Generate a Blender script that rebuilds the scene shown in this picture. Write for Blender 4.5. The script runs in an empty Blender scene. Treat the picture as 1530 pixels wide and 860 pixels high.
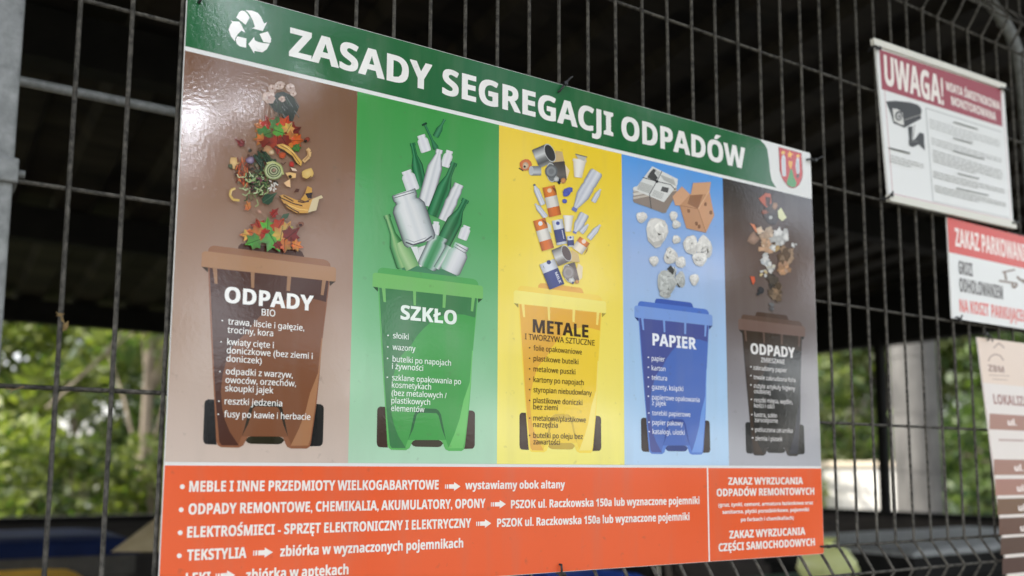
import bpy, bmesh, math, random
import numpy as np
from mathutils import Vector, Matrix
random.seed(4); rng = np.random.default_rng(4)
S = bpy.context.scene
COL = S.collection
Z0 = 1.55                                   # height of the fence's datum wire above the ground

# ------------------------------------------------------------------ camera
CAM = np.array([-.3159, -.9972, -.0740 + Z0]); YAW, PIT, ROL = .5712, .1186, .0048
FPX, CX, CY = 1391.62, 765.0, 531.49        # lens in pixels of a 1530 wide picture, lens shift in CY
def _axes():
    cy, sy, cp, sp, cr, sr = math.cos(YAW), math.sin(YAW), math.cos(PIT), math.sin(PIT), math.cos(ROL), math.sin(ROL)
    f = np.array([sy*cp, cy*cp, sp]); r = np.array([cy, -sy, 0.]); u = np.cross(r, f)
    return r*cr + u*sr, -r*sr + u*cr, f
RT, UP, FW = _axes()
cd = bpy.data.cameras.new('camera'); co = bpy.data.objects.new('camera', cd); COL.objects.link(co)
co.matrix_world = Matrix([[RT[0], UP[0], -FW[0], CAM[0]], [RT[1], UP[1], -FW[1], CAM[1]], [RT[2], UP[2], -FW[2], CAM[2]], [0, 0, 0, 1]])
cd.sensor_width = 36; cd.lens = FPX/1530*36; cd.shift_y = (CY-430)/1530
cd.clip_start = .02; cd.clip_end = 500
cd.dof.use_dof = True; cd.dof.focus_distance = 1.14; cd.dof.aperture_fstop = 3.1; cd.dof.aperture_blades = 0
S.camera = co

# ------------------------------------------------------------------ light
SUN = np.array([-.52, .24, .82]); SUN /= np.linalg.norm(SUN)
W = bpy.data.worlds.new('World'); S.world = W; W.use_nodes = True
wn = W.node_tree; bg = wn.nodes['Background']
sk = wn.nodes.new('ShaderNodeTexSky'); sk.sky_type = 'NISHITA'; sk.sun_disc = False
sk.sun_elevation = math.asin(SUN[2]); sk.sun_rotation = math.atan2(SUN[0], SUN[1]); sk.dust_density = 3
hs = wn.nodes.new('ShaderNodeHueSaturation'); hs.inputs['Saturation'].default_value = .35
tcw = wn.nodes.new('ShaderNodeTexCoord'); nzw = wn.nodes.new('ShaderNodeTexNoise'); nzw.inputs['Scale'].default_value = 3.2; nzw.inputs['Detail'].default_value = 7
crw = wn.nodes.new('ShaderNodeValToRGB'); crw.color_ramp.elements[0].position = .44; crw.color_ramp.elements[1].position = .60
crw.color_ramp.elements[0].color = (1, 1, 1, 1); crw.color_ramp.elements[1].color = (4.6, 4.5, 4.4, 1)
mlw = wn.nodes.new('ShaderNodeMixRGB'); mlw.blend_type = 'MULTIPLY'; mlw.inputs[0].default_value = 1        # sunlit clouds
wn.links.new(tcw.outputs['Generated'], nzw.inputs['Vector']); wn.links.new(nzw.outputs['Fac'], crw.inputs[0])
wn.links.new(sk.outputs[0], hs.inputs['Color']); wn.links.new(hs.outputs[0], mlw.inputs[1]); wn.links.new(crw.outputs[0], mlw.inputs[2])
nm = wn.nodes.new('ShaderNodeVectorMath'); nm.operation = 'NORMALIZE'; wn.links.new(tcw.outputs['Generated'], nm.inputs[0])
nz2 = wn.nodes.new('ShaderNodeTexNoise'); nz2.inputs['Scale'].default_value = 26; nz2.inputs['Detail'].default_value = 6; wn.links.new(nm.outputs[0], nz2.inputs['Vector'])
def wmath(op, a, b, c=None):
    n = wn.nodes.new('ShaderNodeMath'); n.operation = op
    for k, v in enumerate((a, b) if c is None else (a, b, c)):
        if isinstance(v, (int, float)): n.inputs[k].default_value = v
        else: wn.links.new(v, n.inputs[k])
    return n.outputs[0]
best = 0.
for d_, half in (((.222, -.919, .327), 2.0), ((.222, -.927, .302), 1.3), ((.23, -.869, .437), 1.2), ((.262, -.897, .356), .9), ((.315, -.869, .382), 1.2), ((.372, -.841, .393), 1.3)):   # unseen bright sky spots, added so the board mirrors them as glints
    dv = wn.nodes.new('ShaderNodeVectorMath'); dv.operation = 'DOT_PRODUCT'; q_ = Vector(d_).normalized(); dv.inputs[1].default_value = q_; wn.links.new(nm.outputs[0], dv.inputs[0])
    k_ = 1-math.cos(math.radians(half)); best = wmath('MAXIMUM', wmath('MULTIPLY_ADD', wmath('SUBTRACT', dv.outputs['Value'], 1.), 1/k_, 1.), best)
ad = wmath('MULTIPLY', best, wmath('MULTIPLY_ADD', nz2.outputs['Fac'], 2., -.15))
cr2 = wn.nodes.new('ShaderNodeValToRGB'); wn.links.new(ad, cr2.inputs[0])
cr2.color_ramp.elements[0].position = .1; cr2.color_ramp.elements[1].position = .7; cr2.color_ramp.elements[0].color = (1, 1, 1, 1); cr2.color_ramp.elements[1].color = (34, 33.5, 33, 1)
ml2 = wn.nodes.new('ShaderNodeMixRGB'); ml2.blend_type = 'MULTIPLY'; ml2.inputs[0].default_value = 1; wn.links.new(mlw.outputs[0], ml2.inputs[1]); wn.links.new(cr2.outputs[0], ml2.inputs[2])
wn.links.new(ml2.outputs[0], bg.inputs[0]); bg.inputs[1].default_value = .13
sl = bpy.data.lights.new('sun', 'SUN'); sl.energy = 5.0; sl.angle = math.radians(.6); sl.color = (1, .95, .88)
so = bpy.data.objects.new('sun', sl); COL.objects.link(so)
so.rotation_euler = Vector(-SUN).to_track_quat('-Z', 'Y').to_euler(); so.location = (-6, 6, 12)
V = S.view_settings; V.view_transform = 'Standard'; V.look = 'None'; V.gamma = 1; V.exposure = .92
try: V.use_curve_mapping = False
except Exception: pass
S.cycles.max_bounces = 8; S.cycles.transparent_max_bounces = 8
S.cycles.sample_clamp_indirect = 6

# ------------------------------------------------------------------ helpers
def lin(c, k=1.0):
    return tuple(k*((v/255)/12.92 if v/255 <= .04045 else ((v/255+.055)/1.055)**2.4) for v in c)
def at(px, py, d):                          # a point of the place, d metres deep along the lens axis
    return CAM + d*(FW + RT*(px-CX)/FPX - UP*(py-CY)/FPX)
class Plane:
    """A flat printed board: turns a point seen on it into a point of the board."""
    def __init__(s, p, n): s.p = np.array(p, float); s.n = np.array(n, float)/np.linalg.norm(n)
    def __call__(s, px, py, lift=0.):
        d = FW*FPX + RT*(px-CX) - UP*(py-CY)
        t = ((s.p - CAM)@s.n)/(d@s.n)
        return CAM + t*d + s.n*lift
BOARD = Plane((0, -.010, Z0), (0, -1, 0))

def newmat(name, col=(.5, .5, .5), rough=.6, metal=0., spec=.5):
    m = bpy.data.materials.new(name); m.use_nodes = True
    b = m.node_tree.nodes['Principled BSDF']
    b.inputs['Base Color'].default_value = (*col, 1); b.inputs['Roughness'].default_value = rough
    b.inputs['Metallic'].default_value = metal; b.inputs['Specular IOR Level'].default_value = spec
    return m
def N(m, t, **kw):
    n = m.node_tree.nodes.new(t)
    for k, v in kw.items():
        if k in n.inputs: n.inputs[k].default_value = v
        else: setattr(n, k, v)
    return n
def L(m, a, b): m.node_tree.links.new(a, b)
def PB(m): return m.node_tree.nodes['Principled BSDF']
def mottled(name, c1, c2, scale=20, rough=.6, metal=0., bump=.0, detail=6, stretch=None, spec=.5, lo=.35, hi=.65):
    m = newmat(name, c1, rough, metal, spec)
    tc = N(m, 'ShaderNodeTexCoord'); mp = N(m, 'ShaderNodeMapping')
    if stretch: mp.inputs['Scale'].default_value = stretch
    nz = N(m, 'ShaderNodeTexNoise', Scale=scale, Detail=detail, Roughness=.65)
    cr = N(m, 'ShaderNodeValToRGB'); e = cr.color_ramp.elements
    e[0].position, e[1].position = lo, hi; e[0].color = (*c1, 1); e[1].color = (*c2, 1)
    L(m, tc.outputs['Object'], mp.inputs[0]); L(m, mp.outputs[0], nz.inputs['Vector'])
    L(m, nz.outputs['Fac'], cr.inputs[0]); L(m, cr.outputs[0], PB(m).inputs['Base Color'])
    if bump:
        bp = N(m, 'ShaderNodeBump', Strength=bump, Distance=.004); L(m, nz.outputs['Fac'], bp.inputs['Height']); L(m, bp.outputs[0], PB(m).inputs['Normal'])
    return m

class MB:
    """collects faces for ONE mesh object"""
    def __init__(s): s.v = []; s.f = []; s.c = []; s.sm = []
    def add(s, verts, faces, col=None, smooth=False):
        o = len(s.v); s.v += [tuple(map(float, p)) for p in verts]
        for f in faces: s.f.append([i+o for i in f]); s.sm.append(smooth)
        s.c += (col if isinstance(col, list) else [col or (1, 1, 1)]*len(verts))
        return s
    def box(s, a, b, M=None, col=None):
        x0, y0, z0 = a; x1, y1, z1 = b
        v = [(x0, y0, z0), (x1, y0, z0), (x1, y1, z0), (x0, y1, z0), (x0, y0, z1), (x1, y0, z1), (x1, y1, z1), (x0, y1, z1)]
        if M is not None: v = [M@Vector(p) for p in v]
        return s.add(v, [(3, 2, 1, 0), (4, 5, 6, 7), (0, 1, 5, 4), (1, 2, 6, 5), (2, 3, 7, 6), (3, 0, 4, 7)], col)
    def tube(s, pts, r, n=8, cap=True):
        pts = [Vector(p) for p in pts]; rs = r if isinstance(r, (list, tuple)) else [r]*len(pts)
        ring = []; prev = None
        for i, p in enumerate(pts):
            a = pts[max(i-1, 0)]; b = pts[min(i+1, len(pts)-1)]
            t = ((p-a).normalized() + (b-p).normalized()).normalized() if 0 < i < len(pts)-1 else (b-a).normalized()
            if prev is None:
                up = Vector((0, 0, 1)) if abs(t.z) < .9 else Vector((1, 0, 0)); x = t.cross(up).normalized()
            else: x = (prev - t*prev.dot(t)).normalized()
            prev = x; y = t.cross(x)
            ring.append([p + (x*math.cos(k*2*math.pi/n) + y*math.sin(k*2*math.pi/n))*rs[i] for k in range(n)])
        v = [q for g in ring for q in g]; f = []
        for i in range(len(pts)-1):
            for k in range(n): f.append((i*n+k, i*n+(k+1) % n, (i+1)*n+(k+1) % n, (i+1)*n+k))
        s.add(v, f, smooth=True)
        if cap:
            o = len(pts)-1; s.add(ring[0], [tuple(range(n))[::-1]]); s.add(ring[-1], [tuple(range(n))])
        return s
    def loft(s, rings, caps=True, smooth=False):
        n = len(rings[0]); v = [p for g in rings for p in g]; f = []
        for i in range(len(rings)-1):
            for k in range(n): f.append((i*n+k, i*n+(k+1) % n, (i+1)*n+(k+1) % n, (i+1)*n+k))
        s.add(v, f, smooth=smooth)
        if caps: s.add(rings[0], [tuple(range(n))[::-1]]); s.add(rings[-1], [tuple(range(n))])
        return s
    def build(s, name, mat, parent=None, origin=None, bevel=0, colour=False):
        o0 = Vector(origin) if origin is not None else (parent_origin(parent) if parent else Vector((0, 0, 0)))
        me = bpy.data.meshes.new(name)
        me.from_pydata([tuple(Vector(p)-o0) for p in s.v], [], s.f); me.update()
        me.polygons.foreach_set('use_smooth', s.sm)
        if colour:
            ca = me.color_attributes.new('ink', 'FLOAT_COLOR', 'POINT')
            ca.data.foreach_set('color', np.array([(*c, 1) for c in s.c], dtype=np.float32).ravel())
        me.materials.append(mat)
        ob = bpy.data.objects.new(name, me); COL.objects.link(ob)
        if parent: ob.parent = parent
        else: ob.location = o0
        if bevel:
            md = ob.modifiers.new('bevel', 'BEVEL'); md.width = bevel; md.segments = 2; md.limit_method = 'ANGLE'
        return ob
def parent_origin(p):
    v = Vector((0, 0, 0))
    while p: v += p.location; p = p.parent
    return v
def empty(name, loc, label=None, cat=None, group=None):
    o = bpy.data.objects.new(name, None); COL.objects.link(o); o.location = Vector(loc); o.empty_display_size = .1
    return tag(o, label, cat, group)
def tag(o, label=None, cat=None, group=None, kind=None):
    if label: o['label'] = label
    if cat: o['category'] = cat
    if group: o['group'] = group
    if kind: o['kind'] = kind
    return o

# ------------------------------------------------------------------ materials
def print_mat():
    m = newmat('printed_gloss_film', rough=.10); PB(m).inputs['IOR'].default_value = 1.52
    a = N(m, 'ShaderNodeVertexColor', layer_name='ink'); b = PB(m)
    tc = N(m, 'ShaderNodeTexCoord')
    # faint grime specks on the film
    sp = N(m, 'ShaderNodeTexNoise', Scale=90., Detail=3.); cr = N(m, 'ShaderNodeValToRGB')
    cr.color_ramp.elements[0].position = .665; cr.color_ramp.elements[1].position = .76
    cr.color_ramp.elements[0].color = (0, 0, 0, 1); cr.color_ramp.elements[1].color = (.22, .22, .22, 1)
    mx = N(m, 'ShaderNodeMixRGB', blend_type='MIX'); mx.inputs[2].default_value = (.12, .10, .08, 1)
    L(m, tc.outputs['Object'], sp.inputs['Vector']); L(m, sp.outputs['Fac'], cr.inputs[0]); L(m, cr.outputs[0], mx.inputs[0])
    L(m, a.outputs['Color'], mx.inputs[1]); L(m, mx.outputs[0], b.inputs['Base Color'])
    st = N(m, 'ShaderNodeTexNoise', Scale=9., Detail=6.); mp = N(m, 'ShaderNodeMapping'); mp.inputs['Scale'].default_value = (3.5, 1, .45)   # faint rain streaks
    L(m, tc.outputs['Object'], mp.inputs[0]); L(m, mp.outputs[0], st.inputs['Vector'])
    c2 = N(m, 'ShaderNodeValToRGB'); c2.color_ramp.elements[0].position = .5; c2.color_ramp.elements[1].position = .8; c2.color_ramp.elements[0].color = (0, 0, 0, 1); c2.color_ramp.elements[1].color = (.13, .13, .13, 1)
    m2_ = N(m, 'ShaderNodeMixRGB'); m2_.inputs[2].default_value = (.30, .28, .24, 1); L(m, st.outputs['Fac'], c2.inputs[0]); L(m, c2.outputs[0], m2_.inputs[0]); L(m, mx.outputs[0], m2_.inputs[1]); L(m, m2_.outputs[0], b.inputs['Base Color'])
    # orange peel of the film
    n1 = N(m, 'ShaderNodeTexNoise', Scale=260., Detail=2.); n2 = N(m, 'ShaderNodeTexNoise', Scale=12., Detail=2.)
    b1 = N(m, 'ShaderNodeBump', Strength=.095, Distance=.0006); b2 = N(m, 'ShaderNodeBump', Strength=.022, Distance=.004)
    L(m, tc.outputs['Object'], n1.inputs['Vector']); L(m, tc.outputs['Object'], n2.inputs['Vector'])
    L(m, n1.outputs['Fac'], b1.inputs['Height']); L(m, n2.outputs['Fac'], b2.inputs['Height'])
    L(m, b2.outputs[0], b1.inputs['Normal']); L(m, b1.outputs[0], b.inputs['Normal'])
    r = N(m, 'ShaderNodeMapRange'); r.inputs['To Min'].default_value = .05; r.inputs['To Max'].default_value = .11
    n3 = N(m, 'ShaderNodeTexNoise', Scale=7.); L(m, tc.outputs['Object'], n3.inputs['Vector']); L(m, n3.outputs['Fac'], r.inputs[0]); L(m, r.outputs[0], b.inputs['Roughness'])
    return m
M_PRINT = print_mat()
M_MATTE = newmat('printed_satin_film', rough=.35); _a = N(M_MATTE, 'ShaderNodeVertexColor', layer_name='ink'); L(M_MATTE, _a.outputs['Color'], PB(M_MATTE).inputs['Base Color'])
M_BACK = newmat('white_board', (.78, .78, .76), .4)
M_WIRE = mottled('weathered_wire', (.018, .017, .015), (.115, .106, .09), 130, .7, 0., .3, spec=.25)
M_ZINC = mottled('galvanised_steel', (.10, .105, .105), (.30, .31, .305), 55, .55, .25, .15, detail=14, lo=.25, hi=.75)
M_TIE = newmat('black_nylon', (.012, .012, .013), .4)

# ------------------------------------------------------------------ lettering
_fc = bpy.data.curves.new('glyph_source', 'FONT'); _fo = bpy.data.objects.new('glyph_source', _fc); COL.objects.link(_fo)
_fc.resolution_u = 3
def _mesh_of(body):
    _fc.body = body; bpy.context.view_layer.update()
    ev = _fo.evaluated_get(bpy.context.evaluated_depsgraph_get()); me = ev.to_mesh()
    v = [tuple(p.co) for p in me.vertices]; f = [tuple(p.vertices) for p in me.polygons]
    ev.to_mesh_clear(); return v, f
BASE = {'Ó': ('O', "'"), 'ó': ('o', "'"), 'Ś': ('S', "'"), 'ś': ('s', "'"), 'Ć': ('C', "'"), 'ć': ('c', "'"), 'ń': ('n', "'"), 'Ń': ('N', "'"),
        'Ę': ('E', ','), 'ę': ('e', ','), 'Ą': ('A', ','), 'ą': ('a', ','), 'ł': ('l', '/'), 'Ł': ('L', '/'), 'ż': ('z', '.'), 'Ż': ('Z', '.')}
def _styled(c, bold):
    o = ord(c)
    if 'A' <= c <= 'Z': return chr((0x1D5D4 if bold else 0x1D5A0)+o-65)
    if 'a' <= c <= 'z': return chr((0x1D5EE if bold else 0x1D5BA)+o-97)
    if '0' <= c <= '9': return chr((0x1D7EC if bold else 0x1D7E2)+o-48)
    return c
_G = {}
def glyph(c, bold):
    k = (c, bold)
    if k in _G: return _G[k]
    if c == ' ': _G[k] = ([], [], .26); return _G[k]
    b, mk = BASE.get(c, (c, None)); ch = _styled(b, bold); H = _styled('H', bold)
    v, f = _mesh_of(ch)
    hx = [p[0] for p in _mesh_of(H+H)[0]]; ax = [p[0] for p in _mesh_of(H+ch+H)[0]]
    adv = (max(ax)-min(ax)) - (max(hx)-min(hx))
    x0, x1 = min(p[0] for p in v), max(p[0] for p in v); y1 = max(p[1] for p in v); w = .16 if bold else .085
    v = [(p[0], p[1], 0) for p in v]; f = list(f)
    def quad(*q):
        o = len(v); v.extend((a, b_, 1) for a, b_ in q); f.append(tuple(range(o, o+len(q))))
    xc = (x0+x1)/2
    if mk == "'": quad((xc-.03, y1+.05), (xc+.06, y1+.05), (xc+.19+w*.3, y1+.19), (xc+.06, y1+.19))
    elif mk == '.': quad((xc-w/2, y1+.06), (xc+w/2, y1+.06), (xc+w/2, y1+.06+w), (xc-w/2, y1+.06+w))
    elif mk == ',':
        e = x1-.16; quad((e-.02, .0), (e+w*.5, .0), (e-.01+w*.1, -.1), (e+.1, -.145), (e+.1, -.205), (e-.06, -.2), (e-.09, -.12))
    elif mk == '/':
        s0 = x0-.06; s1 = x0+(.30 if b == 'L' else w+.09); ym = y1*.48
        quad((s0, ym-.05), (s1, ym+.09), (s1, ym+.09+w*.7), (s0, ym-.05+w*.7))
    _G[k] = (v, f, adv); return _G[k]
def string_geo(s, bold):
    x = 0; V_ = []; F_ = []
    for c in s:
        v, f, adv = glyph(c, bold); o = len(V_)
        V_ += [(p[0]+x, p[1], p[2]) for p in v]; F_ += [tuple(i+o for i in g) for g in f]; x += adv
    n = len(V_); e = .017 if bold else .010    # a heavier cut of the letters: the outline printed four times, a hair apart
    VV = [(px+dx, py+dy, pz) for dx, dy in ((-e, -e*.6), (e, -e*.6), (e, e*.6), (-e, e*.6)) for px, py, pz in V_]
    return VV, [tuple(i+k*n for i in g) for k in range(4) for g in F_]
CAPH = {}
def cap(bold):
    if bold not in CAPH: CAPH[bold] = max(p[1] for p in glyph('H', bold)[0])
    return CAPH[bold]

class Art(MB):
    """ink on a board: flat shapes, each laid a hair above the one before"""
    STEP = 6e-6
    def __init__(s, plane, base): super().__init__(); s.P = plane; s.k = base
    def _lift(s): s.k += s.STEP; return s.k
    def poly(s, pts, col, cols=None):
        l = s._lift(); n = len(pts)
        return s.add([s.P(x, y, l) for x, y in pts], [tuple(range(n))], [lin(c, 1.05) for c in cols] if cols else lin(col, 1.05))
    def fan(s, c, pts, cc, cols):
        l = s._lift(); n = len(pts)
        return s.add([s.P(*c, l)] + [s.P(x, y, l) for x, y in pts], [(0, 1+i, 1+(i+1) % n) for i in range(n)], [lin(cc, 1.05)] + [lin(q, 1.05) for q in cols])
    def facets(s, c, pts, shades, tint=(1, 1, 1)):
        l = s._lift(); n = len(pts)
        for i in range(n):
            g = shades[i % len(shades)]; k = lin(tuple(min(255, g*t) for t in tint), 1.05)
            s.add([s.P(*c, l), s.P(*pts[i], l), s.P(*pts[(i+1) % n], l)], [(0, 1, 2)], k)
    def xz(s, pts, col, cols=None):           # shape given straight in board metres
        l = s._lift(); n = len(pts)
        return s.add([(x, s.yof(z)-l, z+Z0) for x, z in pts], [tuple(range(n))], [lin(c, 1.05) for c in cols] if cols else lin(col, 1.05))
    def yof(s, z): return s.P.p[1] + (s.P.p[2]-(z+Z0))*s.P.n[2]/s.P.n[1]
    def text(s, t, x0, yb, x1, caph, col, bold=True, y1=None, zfix=None):
        """baseline starts at (x0,yb); the string ends at x1; capital height in metres"""
        v, f = string_geo(t, bold); l = s._lift()
        a = s.P(x0, yb, l); b = s.P(x1, yb if y1 is None else y1, l)
        mn, mx = min(p[0] for p in v), max(p[0] for p in v); kx = (b[0]-a[0])/(mx-mn); kz = caph/cap(bold)
        zdir = np.array([0, 0, 1.]) - s.P.n*s.P.n[2]; zdir /= np.linalg.norm(zdir)
        s.add([a + np.array([(p[0]-mn)*kx, 0, 0]) + zdir*p[1]*kz + s.P.n*((4*i//len(v))*2e-6+p[2]*1e-6) for i, p in enumerate(v)], f, lin(col, 1.05)); s.k += 8e-6; s.last = kx
        return s
    def dot(s, x, y, r, col, n=12, sq=1.):
        return s.poly([(x+r*math.cos(2*math.pi*i/n), y+r*sq*math.sin(2*math.pi*i/n)) for i in range(n)], col)
    def blob(s, x, y, rx, ry, col, n=11, jit=.15, rot=0., edge=None):
        pts = []
        for i in range(n):
            a = 2*math.pi*i/n; k = 1+random.uniform(-jit, jit); u, w = rx*k*math.cos(a), ry*k*math.sin(a)
            pts.append((x+u*math.cos(rot)-w*math.sin(rot), y+u*math.sin(rot)+w*math.cos(rot)))
        e = edge or tuple(c*.78 for c in col)
        return s.fan((x, y), pts, col, [e]*n)
    def line(s, pts, w, col):
        for (a, b), (c, d) in zip(pts, pts[1:]):
            q = math.hypot(c-a, d-b) or 1; nx, ny = -(d-b)/q*w/2, (c-a)/q*w/2
            s.poly([(a+nx, b+ny), (c+nx, d+ny), (c-nx, d-ny), (a-nx, b-ny)], col)
    def leaf(s, x, y, r, col, rot, kind='maple', sx=1.):
        if kind == 'maple': prof = [1, .58, .9, .55, .8, .5, .6, .35, .6, .5, .8, .55, .9, .58]
        else: prof = [1, .5, .62, .36, .55, .32, .5, .2, .5, .32, .55, .36, .62, .5]
        n = len(prof); pts = []
        for i, p in enumerate(prof):
            a = rot + 2*math.pi*i/n; k = r*p*random.uniform(.88, 1.1)
            if kind != 'maple': k *= 1 if i in (0,) else .9
            pts.append((x+k*math.cos(a)*sx, y+k*math.sin(a)))
        ed = [tuple(min(255, c*random.uniform(.72, 1.12)) for c in col) for _ in pts]
        s.fan((x, y), pts, col, ed)
        a = rot; s.line([(x-r*.45*math.cos(a), y-r*.45*math.sin(a)), (x+r*.8*math.cos(a), y+r*.8*math.sin(a))], r*.07, tuple(c*.6 for c in col))
    def crumple(s, x, y, rx, ry, tint=(1, .985, .955), lo=176, hi=246):
        n = 15; ph = random.uniform(0, 6)
        out = []
        for i in range(n):
            a = 2*math.pi*i/n; k = 1+.10*math.sin(3*a+ph)+random.uniform(-.09, .09); out.append((x+rx*k*math.cos(a), y+ry*k*math.sin(a)))
        s.poly(out, (200*tint[0], 198*tint[1], 196*tint[2]))
        nr, na = 4, 11; g = {}
        for r_ in range(nr+1):
            for k in range(na):
                a = 2*math.pi*(k+.5*(r_ % 2))/na; q = r_/nr*.98; j = .16 if 0 < r_ < nr else .05
                w = 1+.08*math.sin(3*a+ph)
                g[r_, k] = (x+rx*q*w*math.cos(a)+random.uniform(-j, j)*rx, y+ry*q*w*math.sin(a)+random.uniform(-j, j)*ry) if r_ else (x, y)
        l = s._lift()
        for r_ in range(nr):
            for k in range(na):
                k2 = (k+1) % na; A, B, C_, D = g[r_, k], g[r_+1, k], g[r_+1, k2], g[r_, k2]
                for tri in ((A, B, C_), (A, C_, D)):
                    if tri[0] == tri[2]: continue
                    my = sum(p[1] for p in tri)/3; sh = 1-(my-y)/ry*.10-(.06 if r_ == nr-1 else 0)
                    v_ = min(246, (random.uniform(lo, hi)*.45+hi*.5)*sh); s.add([s.P(*p, l) for p in tri], [(0, 1, 2)], lin(tuple(v_*t for t in tint), 1.05))
    def solid(s, p0, p1, prof, cols):
        """a turned shape seen from the side: prof = (position along the axis, half width); cols across"""
        (ax, ay), (bx, by) = p0, p1; dx, dy = bx-ax, by-ay; q = math.hypot(dx, dy); nx, ny = -dy/q, dx/q
        m_ = len(cols); l = s._lift(); v = []; c = []; f = []
        for t, w in prof:
            for j in range(m_):
                e = (2*j/(m_-1)-1)*w; v.append(s.P(ax+dx*t+nx*e, ay+dy*t+ny*e, l)); c.append(lin(cols[j], 1.05))
        for i in range(len(prof)-1):
            for j in range(m_-1): f.append((i*m_+j, i*m_+j+1, (i+1)*m_+j+1, (i+1)*m_+j))
        return s.add(v, f, c)
def Z6(ox, oy, k=6.):                        # reads points off an enlarged detail
    return lambda pts: [(ox+x/k, oy+y/k) for x, y in pts]

# ------------------------------------------------------------------ ground and setting
def sheet(name, x0, x1, y0, y1, z, mat, n=1):
    m = MB(); m.add([(x0, y0, z), (x1, y0, z), (x1, y1, z), (x0, y1, z)], [(0, 1, 2, 3)]); o = m.build(name, mat); return tag(o, kind='structure')
M_SOIL = mottled('soil', (.05, .042, .028), (.09, .10, .045), 3, .95, bump=.5)
M_SLAB = mottled('concrete_slab', (.10, .098, .092), (.17, .165, .155), 5, .85, bump=.2)
sheet('ground', -150, 150, -150, 150, 0, M_SOIL)
sheet('pavement', -6, 9, -4.2, -.12, .004, mottled('paving', (.10, .098, .094), (.16, .155, .15), 5, .9, bump=.2))
sheet('floor', -3.2, 4.6, -.12, 4.6, .008, mottled('worn_asphalt', (.030, .030, .030), (.06, .058, .055), 8, .9, bump=.3))
sheet('path', 5.4, 14, -3.5, 9.5, .006, M_SLAB)

# ------------------------------------------------------------------ waste shelter
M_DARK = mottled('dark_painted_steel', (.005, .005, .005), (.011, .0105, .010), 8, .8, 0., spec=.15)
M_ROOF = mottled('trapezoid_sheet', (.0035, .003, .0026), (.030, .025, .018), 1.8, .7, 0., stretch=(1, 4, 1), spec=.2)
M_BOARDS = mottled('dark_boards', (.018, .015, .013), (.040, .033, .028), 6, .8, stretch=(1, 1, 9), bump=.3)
sh = empty('waste_shelter', (.7, 2.2, 0), 'dark open sided waste shelter with corrugated roof behind the mesh fence', 'shelter')
def roof_z(y): return Z0 + 1.12 - .085*y
m = MB()
nx = 0; xs = []
x = -3.4
while x < 4.9:                               # trapezoid ribs run from front to back
    xs += [(x, 0), (x+.11, 0), (x+.135, .035), (x+.245, .035)]; x += .27
rows = []
for y in (-.35, 4.75): rows.append([(px, y, roof_z(y)+pz+.06) for px, pz in xs])
n_ = len(xs); m.add(rows[0]+rows[1], [(i, i+1, n_+i+1, n_+i) for i in range(n_-1)])
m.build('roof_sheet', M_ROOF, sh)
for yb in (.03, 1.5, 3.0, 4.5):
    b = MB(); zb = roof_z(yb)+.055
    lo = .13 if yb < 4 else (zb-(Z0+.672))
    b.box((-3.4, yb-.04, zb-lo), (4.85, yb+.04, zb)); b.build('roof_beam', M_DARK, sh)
for xb in (-3.2, 4.56):
    b = MB(); v = []
    for y in (-.3, 4.7):
        top = roof_z(y)+.05; v += [(xb-.05, y, Z0+.66), (xb+.05, y, Z0+.66), (xb+.05, y, top), (xb-.05, y, top)]
    b.add(v, [(0, 1, 2, 3), (7, 6, 5, 4), (0, 4, 5, 1), (1, 5, 6, 2), (2, 6, 7, 3), (3, 7, 4, 0)]); b.build('side_fascia', M_DARK, sh)
b = MB().tube([(-3.2, .6, Z0+.524), (.26, .6, Z0+.524), (.29, .6, Z0+.513), (.30, .6, Z0+.48), (.30, .6, .01)], .0085, 12); b.build('cross_tube', M_ZINC, sh)
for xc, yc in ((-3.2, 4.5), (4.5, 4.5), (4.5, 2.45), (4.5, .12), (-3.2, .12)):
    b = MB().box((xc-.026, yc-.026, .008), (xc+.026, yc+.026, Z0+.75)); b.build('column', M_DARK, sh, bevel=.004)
def low_wall(name, a, b_, top, label):
    w = empty(name, ((a[0]+b_[0])/2, (a[1]+b_[1])/2, 0), label, 'wall')
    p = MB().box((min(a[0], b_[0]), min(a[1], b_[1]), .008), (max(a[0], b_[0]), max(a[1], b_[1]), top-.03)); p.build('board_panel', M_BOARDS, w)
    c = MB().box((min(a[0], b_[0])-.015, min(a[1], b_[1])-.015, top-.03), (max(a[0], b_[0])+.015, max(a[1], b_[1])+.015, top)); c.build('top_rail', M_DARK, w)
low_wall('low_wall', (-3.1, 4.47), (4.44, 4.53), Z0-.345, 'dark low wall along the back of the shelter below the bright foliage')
low_wall('low_wall', (4.47, .2), (4.53, 4.40), Z0-.318, 'dark low wall at the shelter side in front of the pale concrete pillar')

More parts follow.
